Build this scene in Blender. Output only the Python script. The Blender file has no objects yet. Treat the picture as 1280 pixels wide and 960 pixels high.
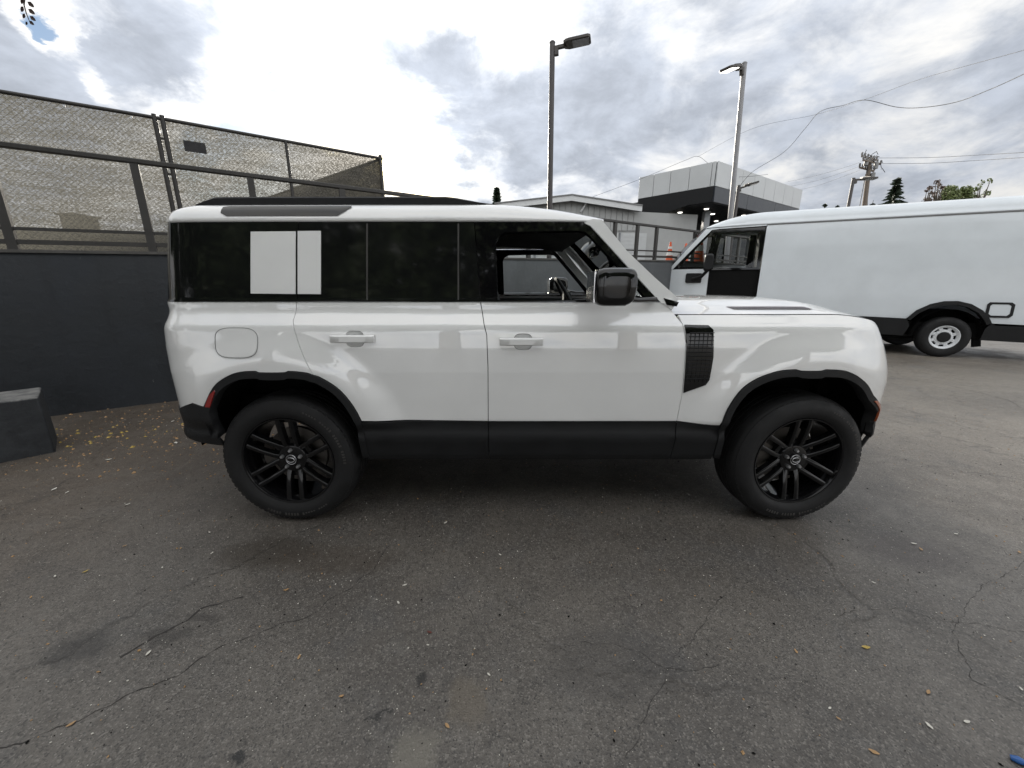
import bpy, bmesh, math, random
import numpy as np
from mathutils import Vector, Matrix
from mathutils.geometry import delaunay_2d_cdt
random.seed(7); rng = np.random.default_rng(7)
SC = bpy.context.scene
COL = SC.collection
R = math.radians

# ------------------------------------------------------------------ camera
F_PX, PITCH, CAM_H = 480.0, R(14.5), 1.42
cam_data = bpy.data.cameras.new('camera')
cam_data.sensor_width = 36.0
cam_data.lens = 36.0 * F_PX / 1280.0
cam_data.clip_start = 0.05
cam_data.clip_end = 3000
cam = bpy.data.objects.new('camera', cam_data); COL.objects.link(cam)
cam.location = (0, 0, CAM_H)
cam.rotation_euler = (R(90) - PITCH, 0, 0)
SC.camera = cam
SC.view_settings.view_transform = 'Standard'
SC.view_settings.look = 'None'
SC.view_settings.gamma = 1.0
SC.view_settings.use_curve_mapping = False
SC.view_settings.exposure = 0.9

def ray(px, py):
    a = (px - 640) / F_PX; b = (480 - py) / F_PX
    return (a, math.cos(PITCH) + b * math.sin(PITCH), -math.sin(PITCH) + b * math.cos(PITCH))
def at(px, py, Y):
    """survey point: where the sight line of a measured photo point meets the vertical plane at distance Y"""
    r = ray(px, py); t = Y / r[1]
    return Vector((r[0] * t, Y, CAM_H + r[2] * t))
def ground_at(px, py, z=0.0):
    r = ray(px, py); t = (z - CAM_H) / r[2]
    return Vector((r[0] * t, r[1] * t, z))

# ------------------------------------------------------------------ node helper
class NT:
    def __init__(s, tree):
        s.t = tree; s.n = tree.nodes; s.l = tree.links
    def new(s, kind, **kw):
        n = s.n.new(kind)
        for k, v in kw.items(): setattr(n, k, v)
        return n
    def put(s, sock, v):
        if v is None: return
        if hasattr(v, 'is_output') or isinstance(v, bpy.types.NodeSocket): s.l.new(v, sock)
        else: sock.default_value = v
    def m(s, op, a, b=None, c=None, clamp=False):
        n = s.new('ShaderNodeMath', operation=op, use_clamp=clamp)
        for i, v in enumerate((a, b, c)): s.put(n.inputs[i], v)
        return n.outputs[0]
    def v(s, op, a, b=None, out=0):
        n = s.new('ShaderNodeVectorMath', operation=op)
        s.put(n.inputs[0], a)
        if b is not None:
            if op == 'SCALE': s.put(n.inputs['Scale'], b)
            else: s.put(n.inputs[1], b)
        return n.outputs[out]
    def dot(s, a, b): return s.v('DOT_PRODUCT', a, b, out=1)
    def smooth(s, x, lo, hi, a=0.0, b=1.0):
        n = s.new('ShaderNodeMapRange', interpolation_type='SMOOTHSTEP')
        s.put(n.inputs[0], x); s.put(n.inputs[1], lo); s.put(n.inputs[2], hi); s.put(n.inputs[3], a); s.put(n.inputs[4], b)
        return n.outputs[0]
    def noise(s, vec, scale, detail=4, rough=.55, dist=0.0, out=0):
        n = s.new('ShaderNodeTexNoise')
        s.put(n.inputs['Vector'], vec); n.inputs['Scale'].default_value = scale
        n.inputs['Detail'].default_value = detail; n.inputs['Roughness'].default_value = rough
        n.inputs['Distortion'].default_value = dist
        return n.outputs[out]
    def voro(s, vec, scale, feature='F1', rnd=1.0, out=0):
        n = s.new('ShaderNodeTexVoronoi', feature=feature)
        s.put(n.inputs['Vector'], vec); n.inputs['Scale'].default_value = scale
        n.inputs['Randomness'].default_value = rnd
        return n.outputs[out]
    def mix(s, f, a, b, mode='MIX'):
        n = s.new('ShaderNodeMix', data_type='RGBA', blend_type=mode)
        s.put(n.inputs[0], f); s.put(n.inputs[6], a); s.put(n.inputs[7], b)
        return n.outputs[2]
    def ramp(s, x, stops):
        n = s.new('ShaderNodeValToRGB'); e = n.color_ramp.elements
        while len(e) < len(stops): e.new(.5)
        for i, (p, c) in enumerate(stops): e[i].position = p; e[i].color = c
        s.put(n.inputs[0], x); return n.outputs[0]

# ------------------------------------------------------------------ sky and sun
SUN_AZ, SUN_EL = R(-15.0), R(15.5)         # to the left of straight ahead, low behind the cloud
sun_dir = Vector((math.sin(SUN_AZ) * math.cos(SUN_EL), math.cos(SUN_AZ) * math.cos(SUN_EL), math.sin(SUN_EL)))
world = bpy.data.worlds.new('World'); SC.world = world; world.use_nodes = True
w = NT(world.node_tree); w.n.clear()
def vdir(px, py):
    return Vector(ray(px, py)).normalized()
def build_sky():
    tc = w.new('ShaderNodeTexCoord').outputs['Generated']
    d = w.v('NORMALIZE', tc)
    sep = w.new('ShaderNodeSeparateXYZ'); w.put(sep.inputs[0], d)
    z = w.m('MAXIMUM', sep.outputs[2], 0.0)
    k = w.m('DIVIDE', 1.0, w.m('ADD', z, 0.30))
    p = w.v('MULTIPLY', w.v('SCALE', d, k), (1.0, 1.0, 0.0))
    p = w.v('ADD', p, (3.1, 1.7, 0.0))
    big = w.noise(p, 1.05, 5, .55, .4)
    fine = w.noise(p, 3.4, 9, .62, .3)
    n = w.m('ADD', w.m('MULTIPLY', w.m('SUBTRACT', big, .5), 1.05), w.m('MULTIPLY', w.m('SUBTRACT', fine, .5), 1.65))
    n = w.m('ADD', n, .50)
    dw = w.v('NORMALIZE', w.v('ADD', d, w.v('SCALE', w.v('SUBTRACT', w.noise(p, 4.5, 6, .65, out=1), (.5, .5, .5)), .16)))
    # the big banks of cloud and the clearings seen in the photograph
    for (px, py, sharp, amt) in ((495, 48, 230, .42), (560, 66, 500, .22), (610, 60, 900, .16), (625, 150, 110, .34), (570, 175, 300, .16), (700, 205, 60, .16), (860, 120, 12, .15), (1150, 120, 6, .12),
                                 (200, 10, 330, .46), (110, 68, 300, .34), (165, 75, 500, .22), (25, 105, 300, .40), (240, 60, 500, .12), (30, 60, 400, .15),
                                 (340, 120, 26, -.20), (470, 150, 60, -.14), (62, 40, 1700, -.95), (118, 111, 3500, -.62), (90, 22, 2600, -.4), (60, 60, 2600, -.3),
                                 (612, 20, 1200, -.40), (500, 225, 160, -.12)):
        b = vdir(px, py)
        g = w.m('EXPONENT', w.m('MULTIPLY', w.m('SUBTRACT', w.dot(dw, tuple(b)), 1.0), float(sharp)))
        n = w.m('ADD', n, w.m('MULTIPLY', g, amt))
    dens = w.smooth(n, .32, .92)
    cover = w.smooth(n, .06, .30)
    sd = w.m('MAXIMUM', w.dot(d, tuple(sun_dir)), 0.0)
    wide = w.m('POWER', sd, 9.0)
    mid = w.m('POWER', sd, 60.0)
    core = w.m('POWER', sd, 420.0)
    veil = w.m('ADD', w.m('ADD', w.m('MULTIPLY', wide, .24), w.m('MULTIPLY', mid, .42)), w.m('MULTIPLY', core, 10.0))
    thin = w.m('ADD', .40, veil)                               # thin cloud: bright, brighter towards the sun
    thick = w.m('ADD', .235, w.m('ADD', w.m('MULTIPLY', wide, .06), w.m('MULTIPLY', core, 2.0)))
    puff = w.noise(w.v('ADD', p, (7.3, 2.2, 0)), 5.2, 8, .62, .2)
    thick = w.m('MULTIPLY', thick, w.smooth(puff, .28, .72, .82, 1.22))
    lum = w.m('ADD', w.m('MULTIPLY', thin, w.m('SUBTRACT', 1.0, dens)), w.m('MULTIPLY', thick, dens))
    # overcast sky: brighter overhead, and the clouds facing the low sun are lit from the front
    lum = w.m('MULTIPLY', lum, w.m('ADD', 1.0, w.m('MULTIPLY', z, 1.1)))
    anti = w.m('MAXIMUM', w.m('MULTIPLY', w.dot(d, tuple(sun_dir)), -1.0), 0.0)
    lum = w.m('MULTIPLY', lum, w.m('ADD', 1.0, w.m('MULTIPLY', anti, 1.75)))
    tint = w.mix(dens, w.mix(mid, (1.0, .99, .965, 1), (1.0, .84, .42, 1)), (.89, .965, 1.10, 1))
    cloud = w.new('ShaderNodeBackground'); w.put(cloud.inputs[0], tint); w.put(cloud.inputs[1], w.m('MULTIPLY', lum, SKY_GAIN))
    sky = w.new('ShaderNodeTexSky', sky_type='NISHITA', sun_disc=False)
    sky.sun_elevation = SUN_EL; sky.sun_rotation = SUN_AZ; sky.air_density = 1.0; sky.dust_density = .6; sky.ozone_density = 2.0
    blue = w.new('ShaderNodeBackground'); w.put(blue.inputs[0], sky.outputs[0]); blue.inputs[1].default_value = .07
    mx = w.new('ShaderNodeMixShader'); w.put(mx.inputs[0], cover); w.put(mx.inputs[1], blue.outputs[0]); w.put(mx.inputs[2], cloud.outputs[0])
    out = w.new('ShaderNodeOutputWorld'); w.put(out.inputs[0], mx.outputs[0])
SKY_GAIN = 1.0
build_sky()
sun_data = bpy.data.lights.new('sun', 'SUN'); sun_data.energy = 5.0; sun_data.angle = R(10); sun_data.color = (1.0, .93, .82)
sun = bpy.data.objects.new('sun', sun_data); COL.objects.link(sun)
sun.rotation_euler = (-sun_dir).to_track_quat('-Z', 'Y').to_euler()

# ------------------------------------------------------------------ materials
def principled(name, color, rough=.5, metal=0.0, coat=0.0, spec=.5, coat_rough=.03):
    m = bpy.data.materials.new(name); m.use_nodes = True
    t = NT(m.node_tree); b = t.n['Principled BSDF']
    b.inputs['Base Color'].default_value = (*color, 1); b.inputs['Roughness'].default_value = rough
    b.inputs['Metallic'].default_value = metal; b.inputs['Coat Weight'].default_value = coat
    b.inputs['Coat Roughness'].default_value = coat_rough; b.inputs['Specular IOR Level'].default_value = spec
    return m, t, b
def worn(name, color, rough=.5, metal=0.0, coat=0.0, spec=.5, var=.25, scale=6.0, bump=0.0, bscale=80.0):
    """a plain paint or plastic with uneven tone, gloss and a little relief"""
    m, t, b = principled(name, color, rough, metal, coat, spec)
    co = t.new('ShaderNodeTexCoord').outputs['Object']
    n = t.noise(co, scale, 6, .6)
    lo = tuple(c * (1 - var) for c in color); hi = tuple(min(1, c * (1 + var)) for c in color)
    t.put(b.inputs['Base Color'], t.ramp(n, [(.3, (*lo, 1)), (.7, (*hi, 1))]))
    t.put(b.inputs['Roughness'], t.smooth(n, .3, .7, max(.02, rough * .8), min(1, rough * 1.2)))
    if bump:
        bn = t.new('ShaderNodeBump'); bn.inputs['Strength'].default_value = bump; bn.inputs['Distance'].default_value = .004
        t.put(bn.inputs['Height'], t.noise(co, bscale, 5, .65)); t.put(b.inputs['Normal'], bn.outputs[0])
    return m
def glass(name, tint, gloss_rough=.0, ior=1.5, keep=1.0):
    m = bpy.data.materials.new(name); m.use_nodes = True; t = NT(m.node_tree); t.n.clear()
    tr = t.new('ShaderNodeBsdfTransparent'); tr.inputs[0].default_value = (*tint, 1)
    gl = t.new('ShaderNodeBsdfGlossy'); gl.inputs['Roughness'].default_value = gloss_rough
    fr = t.new('ShaderNodeFresnel'); fr.inputs[0].default_value = ior
    mx = t.new('ShaderNodeMixShader'); t.put(mx.inputs[0], fr.outputs[0]); t.put(mx.inputs[1], tr.outputs[0]); t.put(mx.inputs[2], gl.outputs[0])
    o = t.new('ShaderNodeOutputMaterial'); t.put(o.inputs[0], mx.outputs[0])
    return m
M = {}
def car_paint(name, col, coat=1.0, ior=1.85):
    m, t, b = principled(name, col, .32, 0, coat, .5, .0)
    co = t.new('ShaderNodeTexCoord').outputs['Object']
    n = t.noise(co, 2.2, 5, .6)
    hi = tuple(min(1, c * 1.03) for c in col)
    t.put(b.inputs['Base Color'], t.ramp(n, [(.3, (*[c * .95 for c in col], 1)), (.7, (*hi, 1))]))
    b.inputs['Coat IOR'].default_value = ior
    bn = t.new('ShaderNodeBump'); bn.inputs['Strength'].default_value = .006; bn.inputs['Distance'].default_value = .002
    t.put(bn.inputs['Height'], t.noise(co, 160, 2, .5)); t.put(b.inputs['Coat Normal'], bn.outputs[0])
    return m
M['paint'] = car_paint('white_car_paint', (.72, .725, .72))
M['van_paint'] = car_paint('white_van_paint', (.60, .64, .67), .35, 1.5)
M['black_plastic'] = worn('black_plastic', (.011, .0115, .0125), .55, spec=.25, bump=.35, bscale=420)
M['gloss_black'] = worn('gloss_black', (.004, .004, .0045), .05, coat=.35, spec=.3, var=.1)
M['rubber'] = worn('tyre_rubber', (.009, .009, .0095), .65, spec=.3, var=.3, scale=14, bump=.25, bscale=150)
M['wheel_black'] = worn('black_wheel', (.004, .004, .0045), .10, coat=.1, spec=.3, var=.2)
M['dark_void'] = worn('dark_underbody', (.007, .007, .007), .8, spec=.1)
M['trim_dark'] = worn('dark_interior_trim', (.016, .016, .018), .7, bump=.3, bscale=300)
M['headliner'] = worn('headliner_cloth', (.05, .05, .052), .9, bump=.3, bscale=500)
M['chrome'] = worn('bright_metal', (.62, .62, .64), .22, metal=1.0, var=.1)
M['nut'] = worn('wheel_nut_steel', (.42, .42, .43), .35, metal=.9, var=.2)
M['disc'] = worn('brake_disc_steel', (.12, .11, .10), .45, metal=.8)
M['clear_glass'] = glass('clear_window_glass', (.90, .93, .92))
M['screen_glass'] = glass('windscreen_glass', (.72, .78, .76))
M['tint_glass'] = worn('privacy_glass', (.006, .0065, .0065), .07, var=.05)
M['amber'] = worn('amber_marker_lens', (.32, .06, .008), .15, coat=1.0, var=.15)
M['red_lens'] = worn('red_reflector_lens', (.22, .012, .010), .15, coat=1.0, var=.15)
M['headlight'] = worn('headlight_lens', (.25, .26, .28), .05, coat=1.0)
M['tread'] = worn('bonnet_tread_plate', (.20, .19, .21), .5, var=.2)
M['silver_van'] = worn('satin_white_steel', (.62, .64, .66), .4, var=.08)

# ------------------------------------------------------------------ mesh helper
class MB:
    def __init__(s): s.v = []; s.f = []; s.mi = []; s.cur = 0
    def add(s, verts, faces):
        o = len(s.v); s.v += [tuple(q) for q in verts]; s.f += [tuple(o + i for i in f) for f in faces]
        s.mi += [s.cur] * len(faces); return s
    def box(s, lo, hi):
        x0, y0, z0 = lo; x1, y1, z1 = hi
        return s.add([(x0,y0,z0),(x1,y0,z0),(x1,y1,z0),(x0,y1,z0),(x0,y0,z1),(x1,y0,z1),(x1,y1,z1),(x0,y1,z1)],
                     [(0,3,2,1),(4,5,6,7),(0,1,5,4),(1,2,6,5),(2,3,7,6),(3,0,4,7)])
    def obox(s, o, ex, ey, ez):
        """box from corner o along three edge vectors"""
        o, ex, ey, ez = map(Vector, (o, ex, ey, ez))
        vs = [o, o+ex, o+ex+ey, o+ey, o+ez, o+ex+ez, o+ex+ey+ez, o+ey+ez]
        fs = [(0,3,2,1),(4,5,6,7),(0,1,5,4),(1,2,6,5),(2,3,7,6),(3,0,4,7)]
        if ex.cross(ey).dot(ez) < 0: fs = [f[::-1] for f in fs]
        return s.add(vs, fs)
    def tube(s, pts, r, n=8, cap=True):
        pts = [Vector(p) for p in pts]; rs = r if isinstance(r, (list, tuple)) else [r] * len(pts)
        vs = []; up = None
        for i, p in enumerate(pts):
            t = (pts[min(i+1, len(pts)-1)] - pts[max(i-1, 0)]).normalized()
            if up is None:
                up = Vector((0,0,1)) if abs(t.z) < .9 else Vector((1,0,0))
            a = (up - t * up.dot(t)).normalized(); up = a; b = t.cross(a)
            for k in range(n):
                th = 2*math.pi*k/n; vs.append(p + (a*math.cos(th) + b*math.sin(th)) * rs[i])
        fs = []
        for i in range(len(pts)-1):
            for k in range(n):
                k2 = (k+1) % n; fs.append((i*n+k, i*n+k2, (i+1)*n+k2, (i+1)*n+k))
        if cap: fs += [tuple(range(n))[::-1], tuple((len(pts)-1)*n + k for k in range(n))]
        return s.add(vs, fs)
    def bar(s, a, b, wdt, hgt, up=(0,0,1)):
        a = Vector(a); b = Vector(b); t = (b-a); u = Vector(up); x = t.cross(u).normalized(); y = x.cross(t).normalized()
        return s.obox(a - x*wdt/2 - y*hgt/2, x*wdt, y*hgt, t)
    def lathe(s, prof, c, axis='y', n=48, close=False):
        """prof: list of (radius, along) ; axis through c"""
        vs = []; c = Vector(c)
        for r, h in prof:
            for k in range(n):
                th = 2*math.pi*k/n; a, b = r*math.cos(th), r*math.sin(th)
                vs.append(c + (Vector((a, h, b)) if axis == 'y' else Vector((a, b, h)) if axis == 'z' else Vector((h, a, b))))
        fs = []; m = len(prof)
        for i in range(m if close else m-1):
            j = (i+1) % m
            for k in range(n):
                k2 = (k+1) % n; f = (i*n+k, i*n+k2, j*n+k2, j*n+k)
                fs.append(f if axis != 'y' else f[::-1])
        return s.add(vs, fs)
    def prism(s, poly, off):
        """closed polygon (3D points) pushed along vector off"""
        n = len(poly); off = Vector(off); vs = [Vector(p) for p in poly]; vs += [p + off for p in vs]
        fs = [tuple(range(n)), tuple(range(2*n-1, n-1, -1))] + [(i, i+n, (i+1)%n+n, (i+1)%n) for i in range(n)]
        return s.add(vs, fs)
    def grid(s, rows):
        n = len(rows[0]); vs = [p for r in rows for p in r]; fs = []
        for i in range(len(rows)-1):
            for j in range(n-1): fs.append((i*n+j, i*n+j+1, (i+1)*n+j+1, (i+1)*n+j))
        return s.add(vs, fs)
    def mesh(s, name, mats, org=(0,0,0), smooth=None, recalc=True):
        me = bpy.data.meshes.new(name); o = Vector(org)
        me.from_pydata([tuple(Vector(v) - o) for v in s.v], [], s.f)
        for m in (mats if isinstance(mats, (list, tuple)) else [mats]): me.materials.append(m)
        if len(set(s.mi)) > 1: me.polygons.foreach_set('material_index', s.mi)
        if recalc:
            bm = bmesh.new(); bm.from_mesh(me); bmesh.ops.recalc_face_normals(bm, faces=bm.faces); bm.to_mesh(me); bm.free()
        if smooth is not None:
            me.polygons.foreach_set('use_smooth', [True]*len(me.polygons))
            if smooth < 180: me.set_sharp_from_angle(angle=R(smooth))
        me.update(); return me
    def build(s, name, mats, parent=None, smooth=None, recalc=True, bevel=0.0, org=None):
        if org is None: org = rootloc(parent) if parent else (0,0,0)
        me = s.mesh(name, mats, org, smooth, recalc)
        ob = bpy.data.objects.new(name, me); COL.objects.link(ob)
        if parent: ob.parent = parent
        else: ob.location = org
        if bevel:
            bv = ob.modifiers.new('bevel', 'BEVEL'); bv.width = bevel; bv.segments = 2; bv.limit_method = 'ANGLE'; bv.angle_limit = R(40)
            bv.harden_normals = False
            if smooth is None:
                me.polygons.foreach_set('use_smooth', [True]*len(me.polygons)); me.set_sharp_from_angle(angle=R(35))
        return ob
def rootloc(o):
    v = Vector((0,0,0))
    while o: v += o.location; o = o.parent
    return v
def tag(o, label=None, cat=None, group=None, kind=None):
    if label: o['label'] = label
    if cat: o['category'] = cat
    if group: o['group'] = group
    if kind: o['kind'] = kind
    return o
def thing(name, label, cat, loc, group=None, rz=0.0):
    o = bpy.data.objects.new(name, None); COL.objects.link(o); o.location = loc; o.rotation_euler.z = rz
    o.empty_display_size = .2
    return tag(o, label, cat, group)
def copy_tree(o, loc=None, rz=None, label=None, parent=None):
    c = o.copy(); COL.objects.link(c)
    if parent is not None: c.parent = parent
    if loc is not None: c.location = loc
    if rz is not None: c.rotation_euler.z = rz
    if label: c['label'] = label
    for ch in list(o.children): copy_tree(ch, parent=c)
    return c

# ------------------------------------------------------------------ ground
def asphalt():
    m, t, b = principled('asphalt', (.06, .058, .055), .85)
    co = t.new('ShaderNodeTexCoord').outputs['Object']
    wob = t.noise(co, 2.0, 5, .6, out=1)
    cw = t.v('ADD', co, t.v('SCALE', t.v('SUBTRACT', wob, (.5,.5,.5)), .55))
    big = t.noise(co, .42, 6, .62, .6)
    med = t.noise(co, 2.6, 7, .65, .3)
    fin = t.noise(co, 38, 6, .72)
    grit = t.noise(co, 150, 3, .7)
    c = t.mix(t.smooth(big, .36, .64), (.078, .070, .062, 1), (.128, .116, .102, 1))
    c = t.mix(t.m('MULTIPLY', t.smooth(med, .5, .72), .55), c, (.068, .069, .071, 1))
    c = t.mix(t.m('MULTIPLY', t.smooth(med, .50, .30), .5), c, (.145, .131, .114, 1))
    blot = t.noise(co, 7.5, 6, .68, .5)
    c = t.mix(t.m('MULTIPLY', t.smooth(blot, .52, .70), .5), c, (.050, .045, .040, 1))
    c = t.mix(t.m('MULTIPLY', t.smooth(blot, .46, .30), .4), c, (.135, .128, .118, 1))
    # aggregate
    cell = t.voro(co, 190, out=1)
    g = t.new('ShaderNodeSeparateColor'); t.put(g.inputs[0], cell)
    c = t.mix(t.smooth(g.outputs[0], .68, 1.0, 0, .65), c, (.21, .195, .175, 1))
    c = t.mix(t.smooth(g.outputs[1], .75, 1.0, 0, .7), c, (.024, .023, .022, 1))
    c = t.mix(t.smooth(fin, .38, .66, .0, .55), c, t.mix(1.0, c, (.55, .54, .52, 1), 'MULTIPLY'))
    # cracks
    cr1 = t.voro(cw, .62, 'DISTANCE_TO_EDGE'); cr2 = t.voro(t.v('ADD', cw, (4.1, 2.7, 0)), 2.1, 'DISTANCE_TO_EDGE')
    keep = t.smooth(t.noise(co, .5, 3, .5), .42, .56)
    k1 = t.m('MULTIPLY', t.smooth(cr1, .016, .002), keep)
    k2 = t.m('MULTIPLY', t.smooth(cr2, .018, .003), t.m('MULTIPLY', t.smooth(t.noise(co, .8, 3, .5), .56, .64), .6))
    crack = t.m('MULTIPLY', t.m('MAXIMUM', k1, k2), t.smooth(t.noise(co, 9, 3, .6), .36, .55))
    c = t.mix(t.m('MULTIPLY', crack, .35), c, (.014, .013, .012, 1))
    # browner dirt washed against the wall at the left
    dz = t.new('ShaderNodeSeparateXYZ'); t.put(dz.inputs[0], cw)
    side = t.smooth(t.m('SUBTRACT', t.m('MULTIPLY', dz.outputs[1], .8), dz.outputs[0]), 2.6, 5.2)
    c = t.mix(t.m('MULTIPLY', side, t.smooth(med, .35, .6, .35, .8)), c, t.mix(1.0, c, (.80, .68, .56, 1), 'MULTIPLY'))
    # sky sheen on the ground to the right, painted in as a paler colour
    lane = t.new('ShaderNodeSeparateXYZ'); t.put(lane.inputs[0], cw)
    sheen = t.smooth(t.m('ADD', lane.outputs[0], t.m('MULTIPLY', lane.outputs[1], .22)), 2.6, 4.6)
    c = t.mix(t.m('MULTIPLY', sheen, .95), c, t.mix(1.0, c, (1.75, 1.70, 1.62, 1), 'MULTIPLY'))
    # oil spots, dirt and pale worn patches with their own shape
    sx = t.new('ShaderNodeSeparateXYZ'); t.put(sx.inputs[0], t.v('ADD', co, t.v('SCALE', t.v('SUBTRACT', t.noise(co, 9, 6, .8, out=1), (.5,.5,.5)), .20)))
    for (px, py, rad, sq, col, amt) in ((527, 847, .035, 1, (.016,.015,.014), .9), (477, 890, .026, .45, (.015,.014,.013), .9), (297, 952, .034, 1, (.008,.008,.008), .95),
                                        (466, 896, .018, 1, (.015,.014,.013), .9), (515, 945, .10, 1, (.16,.148,.122), .6), (105, 808, .15, .7, (.030,.027,.025), .6), (205, 795, .15, .28, (.028,.025,.022), .6), (258, 770, .11, .3, (.03,.026,.023), .6),
                                        (760, 830, .34, .6, (.045,.042,.040), .4), (585, 880, .10, 1.2, (.12,.10,.075), .5),
                                        (330, 690, .34, .5, (.032,.025,.018), .6), (420, 700, .4, .4, (.05,.038,.027), .4), (1140, 690, .35, .6, (.045,.037,.036), .5)):
        p = ground_at(px, py)
        dx = t.m('SUBTRACT', sx.outputs[0], p.x); dy = t.m('DIVIDE', t.m('SUBTRACT', sx.outputs[1], p.y), sq)
        dd = t.m('SQRT', t.m('ADD', t.m('MULTIPLY', dx, dx), t.m('MULTIPLY', dy, dy)))
        f = t.m('MULTIPLY', t.smooth(dd, rad, rad*.45), amt)
        c = t.mix(f, c, (*col, 1))
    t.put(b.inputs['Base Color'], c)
    t.put(b.inputs['Roughness'], t.smooth(med, .3, .7, .36, .56))
    h = t.m('ADD', t.m('MULTIPLY', grit, .7), t.m('ADD', t.m('MULTIPLY', t.voro(co, 190), .45), t.m('MULTIPLY', crack, -1.5)))
    bn = t.new('ShaderNodeBump'); bn.inputs['Strength'].default_value = .45; bn.inputs['Distance'].default_value = .005
    t.put(bn.inputs['Height'], h); t.put(b.inputs['Normal'], bn.outputs[0])
    return m
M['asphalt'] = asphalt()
WA = Vector((-5.13, 4.06, 0)); WD = Vector((math.cos(R(33)), math.sin(R(33)), 0)); WN = Vector((-WD.y, WD.x, 0))   # foot of the retaining wall, its direction, its back
def W(s, off, z): return WA + WD*s + WN*off + Vector((0, 0, z))
def wall_top(s): return 1.73 + .0222 * min(max(s, -8), 11)
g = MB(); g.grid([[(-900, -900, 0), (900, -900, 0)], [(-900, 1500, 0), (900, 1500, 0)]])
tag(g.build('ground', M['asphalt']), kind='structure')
# the higher lot behind the retaining wall
M['terrace'] = worn('terrace_paving', (.075, .073, .07), .9, bump=.5, bscale=60)
g = MB(); rows = []
for s in (-60, -8, 0, 4, 8, 11, 60, 400):
    rows.append([W(s, o, wall_top(s) - .03) for o in (.12, 12, 500)])
g.grid(rows); tag(g.build('terrace', M['terrace']), kind='structure')

M['crack'] = worn('crack_grit', (.034, .031, .029), .95, var=.5, scale=40)
def crack(pts, w0, w1, seed):
    rg = random.Random(seed); P = [ground_at(*p) for p in pts]; q = MB(); rows = []
    for a, b in zip(P, P[1:]):
        d = (b-a); L = d.length; n = max(2, int(L/.018)); d.normalize(); nn = Vector((-d.y, d.x, 0)); off = 0
        for i in range(n):
            off = off*.8 + rg.uniform(-.009, .009); c = a + d*L*i/n + nn*off*math.sin(math.pi*i/n)**.5; wd_ = rg.uniform(w0, w1)*.6*(1 if rg.random() < .8 else .25)
            rows.append([c-nn*wd_+Vector((0,0,.0015)), c+nn*wd_+Vector((0,0,.0015))])
    q.grid(rows); tag(q.build('asphalt_crack', M['crack'], None, recalc=False), kind='stuff')
crack([(0,935),(60,915),(110,895),(165,866),(230,840),(250,823),(300,801),(350,780),(385,771),(410,750),(440,735),(465,715),(480,690),(500,672)], .0008, .0042, 1)
crack([(150,822),(215,785),(235,775),(262,757),(310,745)], .002, .010, 2)
crack([(905,745),(880,780),(850,810),(812,880),(800,915),(780,960)], .0005, .0025, 3)
crack([(720,800),(780,810),(830,835),(870,838),(905,830)], .0005, .0022, 4)
crack([(590,640),(560,700),(585,760),(600,790)], .0004, .0018, 5)
crack([(1280,702),(1220,740),(1190,790),(1215,850),(1280,880)], .0005, .0025, 6)
crack([(1100,470),(1180,480),(1260,500),(1330,540)], .001, .006, 7)
crack([(1280,790),(1210,780),(1120,760),(1040,770)], .0004, .002, 8)

# ------------------------------------------------------------------ retaining wall, railing, fence
def wall_paint(name, c0, c1, spots):
    m, t, b = principled(name, c0, .8)
    co = t.new('ShaderNodeTexCoord').outputs['Object']
    n = t.noise(co, 1.3, 6, .6, .4); n2 = t.noise(co, 14, 5, .6)
    c = t.mix(t.smooth(n, .35, .65), (*c0, 1), (*c1, 1))
    c = t.mix(t.smooth(n2, .64, .72, 0, .35), c, (*[v*1.5 for v in c1], 1))
    chip = t.m('MULTIPLY', t.smooth(t.noise(co, 26, 3, .6), .70, .73), t.smooth(t.noise(co, 1.1, 2, .5), .5, .6))
    c = t.mix(t.m('MULTIPLY', chip, spots), c, (.30, .30, .28, 1))
    sp = t.new('ShaderNodeSeparateXYZ'); t.put(sp.inputs[0], co)
    streak = t.noise(t.v('MULTIPLY', co, (3, 3, .25)), 1.6, 4, .6)
    c = t.mix(t.smooth(streak, .5, .8, 0, .4), c, (*[v*.55 for v in c0], 1))
    t.put(b.inputs['Base Color'], c); t.put(b.inputs['Roughness'], t.smooth(n, .3, .7, .6, .9))
    bn = t.new('ShaderNodeBump'); bn.inputs['Strength'].default_value = .5; bn.inputs['Distance'].default_value = .012
    t.put(bn.inputs['Height'], t.m('ADD', n2, t.m('MULTIPLY', t.noise(co, 5, 5, .6), 1.4))); t.put(b.inputs['Normal'], bn.outputs[0])
    return m
M['dark_wall'] = wall_paint('dark_slate_wall_paint', (.015, .018, .022), (.025, .029, .035), .6)
M['grey_wall'] = wall_paint('grey_concrete_wall', (.060, .065, .070), (.090, .096, .102), .15)
M['steel_dark'] = worn('dark_painted_steel', (.030, .028, .026), .55, var=.3, bump=.2)
M['steel_grey'] = worn('grey_galvanised_steel', (.16, .16, .16), .5, var=.2)
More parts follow.
